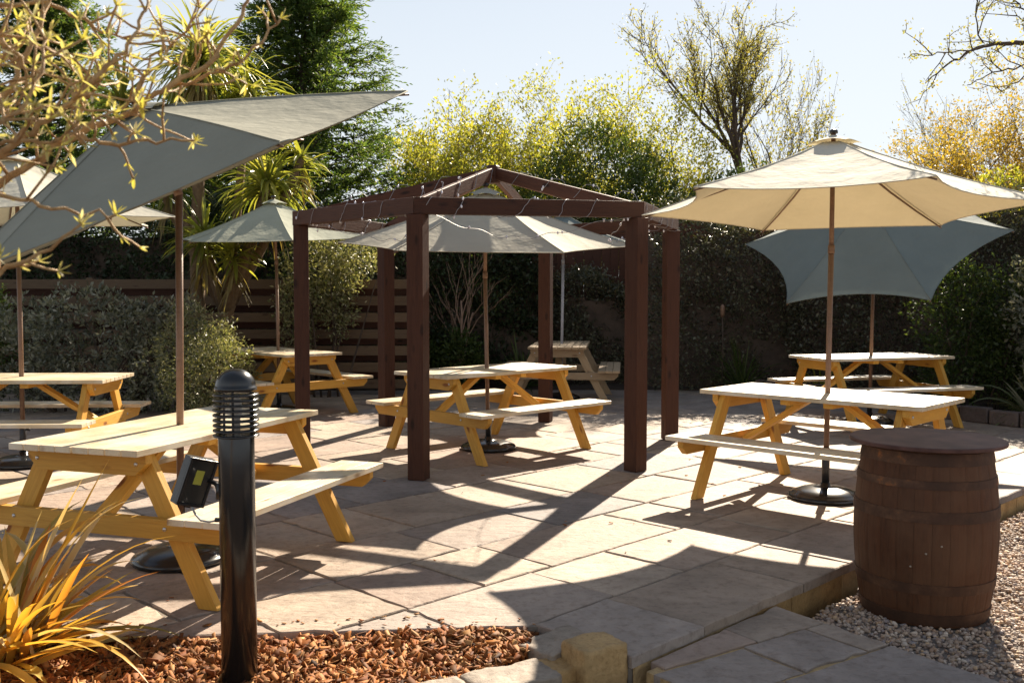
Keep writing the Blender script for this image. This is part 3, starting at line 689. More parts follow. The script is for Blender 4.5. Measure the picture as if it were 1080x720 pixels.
# cabbage palms
M_PALMT = simple('palm_trunk', (0.16, 0.10, 0.05), (0.26, 0.17, 0.09), 0.9, 25, bmp=0.9, bd=0.02)
G_PALM = leafmat('palm_leaf', [(0.20, 0.22, 0.04), (0.30, 0.30, 0.06), (0.13, 0.16, 0.035), (0.36, 0.34, 0.09)], 0.45, 0.35, 0.6)
G_DEAD = leafmat('dead_palm_leaf', [(0.22, 0.16, 0.06), (0.30, 0.24, 0.10), (0.14, 0.10, 0.04)], 0.3, 0.6)
pr = empty('cabbage_palm', (-4.15, 12.9, 0), 0, 'cabbage palm with several spiky green heads beside the tilted grey parasol', 'palm')
rgp = np.random.RandomState(77); tr = MB(); lv = MB(); dl = MB()
heads = [((212, 62), 1.0, 190, 12.9), ((282, 195), 0.8, 150, 12.7), ((180, 190), 0.7, 80, 13.1), ((130, 110), 0.8, 80, 13.3), ((262, 100), 0.75, 90, 13.2), ((318, 168), 0.5, 50, 12.9)]
rp = Vector(pr.location); mids = []
heads.append(((216, 252), 0.62, 91, 12.5)); heads.append(((246, 268), 0.5, 60, 12.5))
for (hx, hy), L, nl, Yh in heads:
    h = at(hx, hy, Yh) - rp; s = Vector((rgp.normal(0, 0.12), rgp.normal(0, 0.1), 0)); mid = s.lerp(h, 0.45) + Vector((rgp.normal(0, 0.1), 0, -0.1))
    pts = [s, s.lerp(mid, 0.5), mid, mid.lerp(h, 0.5) + Vector((0, 0, -0.05)), h]
    if nl in (190, 150): tr.tube(pts, [0.12, 0.10, 0.09, 0.075, 0.06], 9); mids.append(mid)
    else: tr.tube([mids[-1], mids[-1].lerp(h, 0.5) + Vector((0, 0, -0.1)), h], [0.07, 0.06, 0.05], 8)
    for i in range(nl):
        u = rgp.uniform(-0.45, 1.0); a = rgp.uniform(0, 6.283); c = math.sqrt(max(0, 1 - u * u)); d = Vector((c * math.cos(a), c * math.sin(a), u))
        strap(lv, h + Vector((0, 0, rgp.uniform(-0.12, 0.1))), d, L * rgp.uniform(0.7, 1.1), 0.042, rgp.uniform(0.6, 2.6), 6, 0.2, rng=rgp)
    for i in range(nl // 3):
        a = rgp.uniform(0, 6.283); d = Vector((0.55 * math.cos(a), 0.55 * math.sin(a), -0.6))
        strap(dl, h + Vector((0, 0, rgp.uniform(-0.35, -0.1))), d, L * rgp.uniform(0.6, 1.0), 0.032, rgp.uniform(1, 3), 5, 0.2, rng=rgp)
tr.build('trunk', M_PALMT, pr, smooth=True); lv.build('crown', G_PALM, pr, smooth=True); dl.build('dead_leaves', G_DEAD, pr, smooth=True)

# bushes along the left
bush('bush', (-5.0, 11.9, 0), [(0, 0, 0.75, 0.95, 0.7, 0.78), (-1.0, 0.1, 0.65, 0.7, 0.6, 0.72), (0.7, 0.1, 0.7, 0.65, 0.6, 0.7)], 12500, 0.07, G_GREY,
     'wide dark grey-green bush in front of the fence', 'bush', m=8, rad=0.022, wd=0.42, seed=11, shell=0.17, stems=18)
bush('bush', (-3.62, 11.35, 0), [(0, 0, 0.62, 0.50, 0.5, 0.70), (0.25, 0, 0.45, 0.42, 0.45, 0.5)], 9500, 0.045, G_VARI,
     'sunlit cream-edged bush at the right end of the grey-green one', 'bush', m=6, rad=0.035, wd=0.4, seed=12, shell=0.2, stems=12)
bush('bush', (-7.0, 12.6, 0), [(0, 0, 0.9, 0.6, 0.5, 0.95)], 5000, 0.06, G_MID, 'small yellowish green bush behind the parasol pole at the far left', 'bush', m=6, rad=0.04, seed=13, shell=0.25)
bush('climber', (-2.65, 13.65, 0), [(0.0, 0, 1.75, 0.55, 0.22, 0.5), (0.5, 0, 1.95, 0.5, 0.2, 0.35), (-0.35, 0, 1.2, 0.25, 0.18, 0.6), (0.2, 0, 1.3, 0.3, 0.16, 0.5)], 6500, 0.06, G_VARI,
     'pale leafy climber tumbling over the top of the slatted fence', 'climber', m=5, rad=0.05, seed=14, shell=0.3)
bush('shrub', (-1.35, 14.9, 0), [(0, 0, 0.4, 0.4, 0.3, 0.42)], 3000, 0.06, G_MID, 'low green shrub at the right end of the slatted fence', 'shrub', seed=15)
bush('shrub', (5.55, 12.2, 0), [(0, 0, 1.0, 0.55, 0.45, 1.0), (0.6, -0.2, 0.9, 0.5, 0.4, 0.95)], 9000, 0.06, G_MID, 'upright green shrub behind the right rear picnic table', 'shrub', m=6, seed=16, shell=0.3)
bush('shrub', (6.35, 11.4, 0), [(0, 0, 1.1, 0.5, 0.5, 1.15)], 5000, 0.07, G_GREY, 'pale-leaved shrub reaching in over the spiky plant at the right edge', 'shrub', m=6, seed=17, shell=0.35)
# multi-stemmed bare shrub
T((-0.88, 14.9, 0), 2.3, 0.035, dict(BARE, kids=[4, 3, 2, 2], max=3, leafdepth=2, ang=(12, 30), up=0.08), 0.045, 1, G_MID, 'shrub with pale twisting bare stems between two gazebo posts', 71, name='bare_shrub', cat='shrub', trunks=4, bark=simple('pale_bark', (0.24, 0.15, 0.10), (0.36, 0.24, 0.17), 0.8, 14), spread=0.05, trunkfrac=0.62)
bush('shrub', (-0.75, 14.75, 0), [(0, 0, 0.45, 0.32, 0.25, 0.42)], 2600, 0.07, G_MID, 'leafy green shrub at the foot of the pale bare stems', 'shrub', seed=18)

def spiky(loc, L, n, wdt, mat, label, seed, name='spiky_plant', cat='plant', bend=(0.6, 2.2), group=None, minel=0.15, az=None):
    rg = np.random.RandomState(seed); root = empty(name, loc, 0, label, cat, group); mb = MB()
    for i in range(n):
        a = rg.uniform(0, 6.283) if az is None else rg.uniform(*az); el = rg.uniform(minel, 1.45); d = Vector((math.cos(a) * math.cos(el), math.sin(a) * math.cos(el), math.sin(el)))
        strap(mb, (rg.normal(0, 0.035), rg.normal(0, 0.035), 0.0), d, L * rg.uniform(0.65, 1.1), wdt * rg.uniform(0.7, 1.2), rg.uniform(*bend), 8, 0.22, rng=rg)
    mb.build('leaves', mat, root, smooth=True); return root
spiky((5.85, 10.95, 0.02), 0.75, 70, 0.035, leafmat('flax_leaf', [(0.10, 0.12, 0.05), (0.18, 0.18, 0.09), (0.24, 0.22, 0.13)], 0.25), 'spiky striped plant in the raised bed at the right edge', 81)
spiky((3.35, 14.3, 0.01), 0.9, 70, 0.02, G_MID, 'tall grassy clump against the hedge beside the garden torch', 82, name='grass_clump', bend=(0.3, 1.4))
spiky((0.15, 14.75, 0.01), 0.85, 50, 0.03, G_MID, 'spiky green clump behind the end-on picnic table', 83)
spiky((4.35, 13.75, 0.01), 0.5, 50, 0.02, G_YEL, 'small yellow grassy clump behind the right rear picnic table', 84, name='grass_clump')
G_PHOR = leafmat('orange_flax_leaf', [(0.60, 0.38, 0.07), (0.68, 0.46, 0.10), (0.50, 0.40, 0.10), (0.62, 0.26, 0.05), (0.38, 0.34, 0.10), (0.66, 0.54, 0.27)], 0.45, 0.4, 0.4, tint=(1.3, 1.0, 0.45))
pl = empty('flax_plant', (-2.05, 3.88, -0.03), 0, 'orange and yellow striped flax plant in the bark chips at the near left', 'plant')
rg5 = np.random.RandomState(85); mb = MB()
for i in range(96):
    a = rg5.uniform(-1.3, 1.7) if i < 70 else rg5.uniform(1.7, 5.0); el = rg5.uniform(0.10, 1.35)
    d = Vector((math.cos(a) * math.cos(el), math.sin(a) * math.cos(el), math.sin(el)))
    strap(mb, (rg5.normal(0, 0.06), rg5.normal(0, 0.05), rg5.uniform(0, 0.05)), d, rg5.uniform(0.45, 0.88), rg5.uniform(0.030, 0.052), rg5.uniform(0.2, 2.3), 10, 0.2, rng=rg5)
mb.build('leaves', G_PHOR, pl, smooth=True)

# ------------------------------------------------------------------ picnic tables
TL, TW = 1.633, 0.745
def plank(name, a, b, wd, th, mat, parent, bev=0.003, up='Z', segs=1):
    """board with its grain along its own X axis; wd across, th along the up side"""
    a, b = Vector(a), Vector(b); L = (b - a).length; mb = MB(); mb.box((0, 0, 0), (L, wd, th))
    q = (b - a).to_track_quat('X', up).to_matrix().to_4x4()
    return mb.build(name, mat, parent, bev=bev, mw=Matrix.Translation((a + b) / 2) @ q, segs=segs)
def make_table(name, mt, mp_):
    t = empty(name, (0, 0, 0))
    mb = MB(); n = 8; gw = 0.014; bw = (TW - gw - 6 * 0.008) / n; y = -TW / 2
    for i in range(n):
        mb.box((0, y + bw / 2, 0.735), (TL - 0.002 * (i % 3), bw, 0.03)); y += bw + (gw if i == 3 else 0.008)
    mb.build('tabletop', mt, t, bev=0.0025)
    for s in (-1, 1):
        mb = MB(); bw = (0.811 - 0.529 - 0.01) / 3
        for i in range(3): mb.box((0, s * (0.529 + bw / 2 + i * (bw + 0.005)), 0.435), (TL - 0.003 * (i % 2), bw, 0.03))
        mb.build('bench', mt, t, bev=0.0025)
    xl = 0.655
    for sx in (-1, 1):
        # rails outside the legs, ends cut off at a slant
        for nm, yy, z1, h, cut in (('top_rail', 0.345, 0.719, 0.105, 0.06), ('seat_rail', 0.79, 0.419, 0.095, 0.055)):
            pf = [(-yy, z1), (yy, z1), (yy, z1 - h * 0.45), (yy - cut, z1 - h), (-yy + cut, z1 - h), (-yy, z1 - h * 0.45)]
            mb = MB(); k = len(pf); x0, x1 = -0.0225, 0.0225
            # local frame: X along the rail
            mb.add([(p[0], x0, p[1]) for p in pf] + [(p[0], x1, p[1]) for p in pf], [tuple(range(k)), tuple(reversed(range(k, 2 * k)))] + [(i, k + i, k + (i + 1) % k, (i + 1) % k) for i in range(k)])
            mb.build(nm, mp_, t, bev=0.003, mw=Matrix.Translation((sx * (xl + 0.0465), 0, 0)) @ Matrix.Rotation(R_(90), 4, 'Z'))
        for sy in (-1, 1):
            # leg cut flat on the ground and under the top
            a = Vector((sx * xl, sy * 0.64, 0)); b = Vector((sx * xl, sy * 0.265, 0.718)); d = (b - a).normalized(); hw = 0.047 / abs(d.z)
            M = Matrix.Translation((a + b) / 2) @ d.to_track_quat('X', 'Y').to_matrix().to_4x4(); Mi = M.inverted(); mb = MB()
            vs = [Mi @ Vector((sx * xl + ex, p.y + ey, p.z)) for p in (a, b) for ey in (-hw, hw) for ex in (-0.022, 0.022)]
            mb.add(vs, [(0, 1, 3, 2), (4, 6, 7, 5), (0, 4, 5, 1), (2, 3, 7, 6), (0, 2, 6, 4), (1, 5, 7, 3)])
            mb.build('leg', mp_, t, bev=0.003, mw=M)
            for z, off in ((0.67, 0.0), (0.375, 0.0)):
                f_ = (z / 0.718); yy = sy * (0.64 + (0.265 - 0.64) * f_)
                bo = MB(); bo.sphere((0, 0, 0), 0.011, 8, 5, 0.6)
                bo.build('bolt', M_STEEL, t, smooth=True, mw=Matrix.Translation((sx * (xl + 0.070), yy, z)) @ Matrix.Rotation(R_(90), 4, 'Y'))
        plank('brace', (sx * 0.115, 0, 0.705), (sx * 0.64, 0, 0.365), 0.09, 0.036, mp_, t, 0.003)
        plank('batten', (sx * 0.16, -0.31, 0.699), (sx * 0.16, 0.31, 0.699), 0.07, 0.04, mp_, t, 0.003)
    return t
tab = make_table('picnic_table', M_TOP, M_PINE)
tabold = None
TG = 'wooden picnic tables on the patio'
tables = [
 ((-1.80, 5.33), 71.4, 'pale picnic table nearest the camera, under the steeply tilted grey parasol'),
 ((-0.222, 9.16), 43.8, 'picnic table standing inside the dark brown gazebo'),
 ((2.236, 6.95), -43.8, 'yellow picnic table beside the barrel, under the beige parasol'),
 ((4.022, 10.991), 16.8, 'picnic table under the blue-grey tilted parasol, in front of the hedge'),
 ((-2.83, 11.9), -46.8, 'picnic table under the small sage parasol, in front of the slatted fence'),
 ((-4.16, 8.305), 2.1, 'picnic table cut off by the left edge, in front of the grey-green bush'),
]
for i, ((x, y), a, lab) in enumerate(tables):
    o = tab if i == 0 else copy_tree(tab)
    o.location = (x, y, 0.004); o.rotation_euler = (0, 0, R_(a)); tag(o, lab, 'picnic table', TG)
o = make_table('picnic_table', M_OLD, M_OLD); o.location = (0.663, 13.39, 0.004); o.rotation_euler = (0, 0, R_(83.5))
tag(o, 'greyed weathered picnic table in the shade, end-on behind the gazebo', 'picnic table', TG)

# ------------------------------------------------------------------ parasols
def lerp3(a, b, t): return a + (b - a) * t
F_BEIGE = fabric('beige_canvas', (0.74, 0.70, 0.58), (0.30, 0.235, 0.11), 0.20)
F_SAGE = fabric('sage_canvas', (0.42, 0.44, 0.35), (0.30, 0.30, 0.20), 0.22)
F_CREAM = fabric('taupe_canvas', (0.29, 0.285, 0.225), (0.10, 0.105, 0.08), 0.06)
F_SLATE = fabric('slate_canvas', (0.19, 0.225, 0.215), (0.12, 0.15, 0.14), 0.10)
F_BEIGE2 = fabric('light_canvas', (0.56, 0.54, 0.45), (0.34, 0.32, 0.22), 0.2)
def parasol(base, C, yaw, tilt, Rr, h, fab, label, joint=0.05, seed=0, polemat=None, ground=0.004, scal=0.115, sag=0.030):
    rg = np.random.RandomState(seed + 500)
    root = empty('parasol', (base[0], base[1], ground), 0, label, 'parasol', 'parasols over the picnic tables'); O = Vector(root.location)
    n = Vector((tilt[0], tilt[1], 1)).normalized(); e1 = (Vector((1, 0, 0)) - n * n.x).normalized(); e2 = n.cross(e1)
    C = Vector(C) - O; apex = C + n * h
    cor = [C + (e1 * math.cos(yaw + i * math.pi / 3) + e2 * math.sin(yaw + i * math.pi / 3)) * Rr for i in range(6)]
    # canopy: six sagging panels with scalloped hems, and a vent cap on top
    mb = MB(); K = 10; Mn = 8
    for i in range(6):
        A, B = cor[i], cor[(i + 1) % 6]; vs = []
        for a in range(K + 1):
            s = 0.06 + 0.94 * a / K
            for b in range(Mn + 1):
                t = b / Mn; bow = 4 * t * (1 - t)
                p = apex + (A - apex) * s * (1 - t) + (B - apex) * s * t
                inward = (C - (A + B) / 2).normalized()
                p = p + inward * bow * scal * Rr * s ** 3 - n * bow * 0.022 * s * (1.3 - s) * 2 - n * sag * math.sin(math.pi * s)
                p = p + n * rg.normal(0, 0.0012)
                vs.append(p)
        fs = [(a * (Mn + 1) + b, (a + 1) * (Mn + 1) + b, (a + 1) * (Mn + 1) + b + 1, a * (Mn + 1) + b + 1) for a in range(K) for b in range(Mn)]
        mb.add(vs, fs)
    can = mb.build('canopy', fab, root, smooth=True)
    mb = MB(); vr = 0.14
    for i in range(6):
        A = apex + (cor[i] - apex) * vr + n * 0.022; B = apex + (cor[(i + 1) % 6] - apex) * vr + n * 0.022; ap = apex + n * 0.026; vs = []
        for a in range(5):
            s = 0.03 + 0.97 * a / 4
            for b in range(7):
                t = b / 6; p = ap + (A - ap) * s * (1 - t) + (B - ap) * s * t; p = p + n * (4 * t * (1 - t)) * 0.010 * s ** 2 + (ap - (A + B) / 2).normalized() * (4 * t * (1 - t)) * 0.02 * s
                vs.append(p)
        mb.add(vs, [(a * 7 + b, (a + 1) * 7 + b, (a + 1) * 7 + b + 1, a * 7 + b + 1) for a in range(4) for b in range(6)])
    vent = mb.build('vent_cap', fab, can, smooth=True)
    # hem: thin rolled edge
    mb = MB()
    for i in range(6):
        A, B = cor[i], cor[(i + 1) % 6]; inward = (C - (A + B) / 2).normalized(); pts = []
        for b in range(Mn + 1):
            t = b / Mn; bow = 4 * t * (1 - t); pts.append(A.lerp(B, t) + inward * bow * scal * Rr - n * bow * 0.0132)
        mb.tube(pts, 0.004, 4)
    mb.build('hem', fab, can, smooth=True)
    mb = MB()
    for i in range(6):       # stitched seam over each rib
        mb.tube([apex + (cor[i] - apex) * t - n * (sag * math.sin(math.pi * t) - 0.0015) for t in np.linspace(0.08, 0.995, 12)], 0.0045, 5)
    mb.build('seam', fab, can, smooth=True)
    pm = polemat or M_POLE
    for i in range(6):
        a = apex - n * 0.03; b = cor[i] - n * 0.008
        pts = [a + (b - a) * t + n * (-sag * math.sin(math.pi * t) - 0.012) for t in (0.03, 0.25, 0.5, 0.75, 1.0)]
        r = MB(); r.tube(pts, [0.009, 0.009, 0.008, 0.007, 0.006], 6); rb = r.build('rib', pm, root, smooth=True)
        r = MB(); r.tube([apex - n * (h * 0.62), pts[1] - n * 0.004], 0.006, 5); r.build('strut', pm, rb, smooth=True)
    j = C - n * joint
    mb = MB(); mb.tube([Vector((0, 0, 0.03)), Vector((0, 0, 0.03)).lerp(j, 0.5), j], 0.0195, 14); mb.build('pole', pm, root, smooth=True)
    mb = MB(); mb.tube([j - (j.normalized()) * 0.02, j + n * 0.04], 0.0235, 12); mb.tube([j, apex + n * 0.04], 0.017, 12); mb.build('upper_pole', pm, root, smooth=True)
    mb = MB(); mb.tube([apex - n * (h * 0.62 + 0.035), apex - n * (h * 0.62 - 0.02)], 0.034, 12); mb.build('runner', M_IRON, root, smooth=True)
    mb = MB(); mb.tube([apex + n * 0.034, apex + n * 0.052, apex + n * 0.062], [0.03, 0.03, 0.018], 12); mb.build('finial', M_IRON, root, smooth=True)
    mb = MB(); mb.lathe([(0.255, 0.0), (0.262, 0.018), (0.25, 0.034), (0.232, 0.038), (0.225, 0.046), (0.17, 0.068), (0.09, 0.080), (0.035, 0.084), (0.0335, 0.11)], 40); mb.build('base', M_GLOSS, root, smooth=True)
    mb = MB(); mb.tube([(0, 0, 0.08), (0, 0, 0.36)], 0.027, 16); mb.build('base_tube', M_IRON, root, smooth=True)
    mb = MB(); mb.tube([(0.02, 0, 0.30), (0.06, 0, 0.30)], [0.008, 0.014], 8); mb.build('knob', M_IRON, root, smooth=True)
    return root
parasol((-1.825, 5.345), (-1.79, 5.29, 2.03), R_(250.4), (-0.415, -0.235), 1.34, 0.45, F_CREAM, 'steeply tilted grey parasol over the nearest picnic table', 0.02, 1, scal=0.065, sag=-0.012)
parasol((2.238, 6.955), (2.276, 7.027, 2.064), R_(215.8), (0.02, 0.053), 1.4, 0.5, F_BEIGE, 'big beige parasol with glowing tan underside above the barrel', 0.3, 2)
parasol((-0.222, 9.165), (-0.248, 9.195, 1.913), R_(179), (0.012, -0.098), 1.38, 0.5, F_BEIGE2, 'parasol open inside the dark brown gazebo', 0.3, 3)
parasol((4.02, 10.995), (3.954, 10.862, 2.06), R_(156.6), (-0.361, -0.599), 1.4, 0.5, F_SLATE, 'blue-grey parasol tilted toward the camera in front of the hedge', 0.3, 4)
parasol((-2.832, 11.9), (-2.86, 11.92, 2.11), R_(232.1), (-0.016, -0.08), 1.2, 0.45, F_SAGE, 'small sage parasol in front of the slatted fence', 0.3, 5)
parasol((-4.16, 8.305), (-4.17, 8.33, 2.10), R_(0), (0.0, 0.0), 1.34, 0.5, F_BEIGE2, 'cream parasol mostly hidden behind the tilted grey one at the left', 0.3, 6)
parasol((0.672, 13.39), (0.70, 13.39, 2.16), R_(20), (0.02, -0.05), 0.98, 0.35, F_SLATE, 'parasol with a thin grey pole hidden behind the gazebo one', 0.3, 7, polemat=simple('grey_pole', (0.3, 0.3, 0.33), (0.4, 0.4, 0.43), 0.4))

# ------------------------------------------------------------------ gazebo
GC = (-0.177, 9.351); GR = 1.784; G0 = 191.88
gz = empty('gazebo', (*GC, 0.0), 0, 'dark brown six-post timber gazebo with an open rafter roof', 'gazebo')
def gp(i, r=GR): a = R_(G0 + 60 * i); return Vector((r * math.cos(a), r * math.sin(a), 0))
for i in range(6):
    p = gp(i); mb = MB(); mb.box((0, 0, 0), (2.066, 0.135, 0.135))
    M = Matrix.Translation((p.x, p.y, 1.037)) @ Matrix.Rotation(R_(G0 + 60 * i), 4, 'Z') @ Matrix.Rotation(R_(-90), 4, 'Y')
    mb.build('post', M_GAZ, gz, bev=0.005, mw=M)
    # mitred ring beam
    a0, a1 = R_(G0 + 60 * i), R_(G0 + 60 * (i + 1)); ri, ro = GR - 0.045, GR + 0.075; mid = (gp(i) + gp(i + 1)) / 2; ang = math.atan2((gp(i + 1) - gp(i)).y, (gp(i + 1) - gp(i)).x)
    M = Matrix.Translation((mid.x, mid.y, 2.135)) @ Matrix.Rotation(ang, 4, 'Z'); Mi = M.inverted(); e = 0.0007
    def q(a, r, s): return Mi @ Vector((r * math.cos(a + s), r * math.sin(a + s), 2.135))
    P4 = [q(a0, ri, e), q(a0, ro, e), q(a1, ro, -e), q(a1, ri, -e)]; mb = MB()
    pol = [(v.x, v.y) for v in P4]; pol = pol if area(pol) > 0 else pol[::-1]
    mb.prism(pol, -0.064, 0.064); mb.build('ring_beam', M_GAZ, gz, bev=0.004, mw=M)
    a = gp(i, GR + 0.06) + Vector((0, 0, 2.155)); b = gp(i, 0.055) + Vector((0, 0, 2.575))
    a2 = gp(i, GR - 0.10) + Vector((0, 0, 2.155 + 0.42 * 0.16 / 1.79))
    r = plank('rafter', gp(i, GR - 0.055) + Vector((0, 0, 2.150)), b, 0.046, 0.11, M_GAZ, gz, 0.004)
mb = MB(); mb.lathe([(0.062, 2.49), (0.066, 2.50), (0.066, 2.645), (0.05, 2.66)], 6); mb.build('king_block', M_GAZ, gz)

# string lights wound round the gazebo
M_WIRE = simple('light_wire', (0.25, 0.24, 0.26), (0.35, 0.34, 0.36), 0.5)
M_BULB = simple('light_bulb', (0.75, 0.74, 0.82), (0.85, 0.84, 0.9), 0.25)
sl_ = empty('string_lights', (*GC, 0.0), 0, 'string of tiny clear lights wound round the gazebo beams and hanging inside', 'string lights')
rg6 = np.random.RandomState(91); wm = MB(); bulbs = []
def wire(pts): 
    wm.tube(pts, 0.0025, 4)
for i in (0, 1, 2, 5):
    A, B = gp(i, GR + 0.015), gp(i + 1, GR + 0.015); pts = []; K = 90; ax = (B - A).normalized(); out = Vector((ax.y, -ax.x, 0))
    if out.dot(A + B) < 0: out = -out
    for k in range(K + 1):
        t = k / K; th = t * 30 + 1.6 * math.sin(9 * t); rr = 0.086 + 0.010 * math.sin(43 * t)
        pts.append(A.lerp(B, 0.04 + 0.92 * t) + out * max(-0.058, min(0.058, math.cos(th) * rr)) + Vector((0, 0, 2.135 + max(-0.074, min(0.070, math.sin(th) * (rr + 0.012))))) + Vector(rg6.normal(0, 0.004, 3)))
    wire(pts); bulbs += [pts[int(x)] for x in rg6.choice(K, 9, replace=False)]
for i in (0, 1, 2):
    A, B = gp(i, GR - 0.1) + Vector((0, 0, 2.12)), gp(0, 0.1) * 0 + Vector((0, 0, 2.45)); pts = []
    a3 = gp(i + 1, GR - 0.12) + Vector((0, 0, 2.1))
    for k in range(41):
        t = k / 40; p = A.lerp(a3, t) * (1 - 0.22 * math.sin(math.pi * t)); p.z = 2.09 - 0.17 * math.sin(math.pi * t) + 0.015 * math.sin(30 * t); pts.append(p)
    wire(pts); bulbs += [pts[int(x)] for x in rg6.choice(41, 9, replace=False)]
for i in (1, 2, 0):
    A, B = gp(i, GR) + Vector((0, 0, 2.25)), Vector((0, 0, 2.62)); pts = []
    d = (B - A).normalized(); sd = d.cross(Vector((0, 0, 1))).normalized(); up = sd.cross(d)
    for k in range(60):
        t = k / 59; th = t * 26; pts.append(A.lerp(B, t * 0.95) - up * 0.05 + sd * max(-0.028, min(0.028, math.cos(th) * 0.045)) + up * max(-0.068, min(0.068, math.sin(th) * 0.085)))
    wire(pts); bulbs += [pts[int(x)] for x in rg6.choice(60, 8, replace=False)]
wm.build('wire', M_WIRE, sl_)
bmsh = None
for p in bulbs[:98]:
    if bmsh is None:
        b = MB(); b.sphere((0, 0, 0), 0.009, 7, 5, 1.5); o = b.build('bulb', M_BULB, sl_, smooth=True); bmsh = o
    else: o = bmsh.copy(); COL.objects.link(o); o.parent = sl_
    o.location = Vector(p) + Vector(rg6.normal(0, 0.008, 3))

# ------------------------------------------------------------------ barrel
br = empty('barrel', (2.105, 4.955, -0.142), 0.3, 'old brown wooden barrel with a round top, standing on gravel by the step', 'barrel')
Hb = 0.86; prof = lambda z: 0.286 + 0.058 * math.sin(math.pi * (0.08 + 0.84 * z / Hb)) ** 1.0
ns = 26; sub = 6; vs = []; nz = 26
mb = MB()
for k in range(ns):
    vs = []
    for i in range(nz + 1):
        z = Hb * i / nz; r = prof(z)
        for j in range(sub + 1):
            t = (k + 0.006 + 0.988 * j / sub) * 2 * math.pi / ns; q = r - (0.0018 if j in (0, sub) else 0) ; vs.append((q * math.cos(t), q * math.sin(t), z))
    fs = [(i * (sub + 1) + j, i * (sub + 1) + j + 1, (i + 1) * (sub + 1) + j + 1, (i + 1) * (sub + 1) + j) for i in range(nz) for j in range(sub)]
    # grain runs up the stave: swap so local X is up, rotated back below
    mb.add([(v[2], v[1], -v[0]) for v in vs], fs)
mb.build('staves', M_BARREL, br, smooth=False, mw=Matrix.Rotation(R_(-90), 4, 'Y'))
mb = MB(); mb.lathe([(prof(0) - 0.012, 0.01)] + [(prof(Hb * i / 12) - 0.010, max(0.01, Hb * i / 12)) for i in range(1, 13)] , 40); mb.build('inner_barrel', M_DBARK, br, smooth=True)
M_HOOP, n_, l_ = newmat('painted_hoop'); v_ = coords(n_, l_)
fz = noise(n_, l_, v_, 5, 5, 0.7); r_ = ramp(n_, [(0.2, (0.03, 0.016, 0.010)), (0.50, (0.075, 0.035, 0.019)), (0.62, (0.12, 0.058, 0.03)), (0.72, (0.36, 0.12, 0.03))]); l_.new(fz, r_.inputs[0])
finish(n_, l_, r_.outputs[0], 0.62, bump(n_, l_, noise(n_, l_, v_, 60, 4), 0.4, 0.003), 0.25)
for z0, hh in ((0.012, 0.055), (0.165, 0.050), (0.30, 0.0), (0.515, 0.055), (0.675, 0.04), (0.785, 0.06)):
    if hh == 0: continue
    mb = MB(); pr_ = []
    mb.lathe([(prof(z0) + 0.0005, z0), (prof(z0) + 0.005, z0 + 0.001), (prof(z0 + hh) + 0.005, z0 + hh - 0.001), (prof(z0 + hh) + 0.0005, z0 + hh)], 64)
    mb.f = [f_ for f_ in mb.f if len(f_) == 4]
    mb.build('hoop', M_HOOP, br, smooth=False)
mb = MB(); mb.lathe([(0.366, 0), (0.372, 0.003), (0.372, 0.017), (0.366, 0.021), (0.34, 0.0215), (0.15, 0.0215)], 72)
lid = mb.build('round_top', simple('round_top_wood', (0.055, 0.024, 0.019), (0.15, 0.075, 0.06), 0.55, 7, 0.25), br, smooth=False); lid.location = (0, 0, Hb)
for a, z in ((-1.95, 0.37), (-1.75, 0.41), (-2.15, 0.30)):
    mb = MB(); r = prof(z) + 0.001; mb.tube([(r * math.cos(a - 0.3), r * math.sin(a - 0.3), z), ((r + 0.004) * math.cos(a - 0.3), (r + 0.004) * math.sin(a - 0.3), z - 0.002)], [0.006, 0.003], 6); mb.build('paint_fleck', simple('fleck', (0.32, 0.26, 0.2), None, 0.8), br)

# ------------------------------------------------------------------ bollard light
bo = empty('bollard_light', (-1.045, 3.70, -0.045), 0, 'black louvred bollard light standing in the bark chips', 'bollard light')
H0 = 0.985
M_FROST, n_, l_ = newmat('clear_glass'); a_ = n_.new('ShaderNodeBsdfTransparent'); b_ = n_.new('ShaderNodeBsdfGlossy'); b_.inputs['Roughness'].default_value = 0.08
x_ = n_.new('ShaderNodeMixShader'); x_.inputs[0].default_value = 0.10; o_ = n_.new('ShaderNodeOutputMaterial'); l_.new(a_.outputs[0], x_.inputs[1]); l_.new(b_.outputs[0], x_.inputs[2]); l_.new(x_.outputs[0], o_.inputs[0])
mb = MB(); mb.lathe([(0.067, 0), (0.067, H0 - 0.01), (0.064, H0), (0.05, H0)], 48); mb.build('post', M_GLOSS, bo, smooth=False)
bo.children[0].data.polygons.foreach_set('use_smooth', [len(p.vertices) == 4 for p in bo.children[0].data.polygons])
mb = MB(); mb.lathe([(0.055, H0), (0.055, H0 + 0.17)], 32); mb.f = [f_ for f_ in mb.f if len(f_) == 4]; mb.build('lamp_glass', M_FROST, bo, smooth=True)
for i in range(9):
    z = H0 - 0.006 + i * 0.0193; mb = MB(); mb.lathe([(0.062, z + 0.0035), (0.084, z), (0.086, z + 0.0015), (0.085, z + 0.007), (0.062, z + 0.009), (0.062, z + 0.0035)], 48); mb.f = [f_ for f_ in mb.f if len(f_) == 4]; mb.build('louvre', M_GLOSS, bo, smooth=True)
mb = MB(); mb.lathe([(0.016, H0), (0.016, H0 + 0.06), (0.022, H0 + 0.075), (0.022, H0 + 0.13), (0.012, H0 + 0.14)], 20); mb.build('lamp', simple('lamp_white', (0.8, 0.79, 0.76), None, 0.4), bo, smooth=True)
for a in (0.6, 2.7, 4.8):
    mb = MB(); mb.tube([(0.058 * math.cos(a), 0.058 * math.sin(a), H0), (0.058 * math.cos(a), 0.058 * math.sin(a), H0 + 0.175)], 0.005, 6); mb.build('rod', M_IRON, bo)
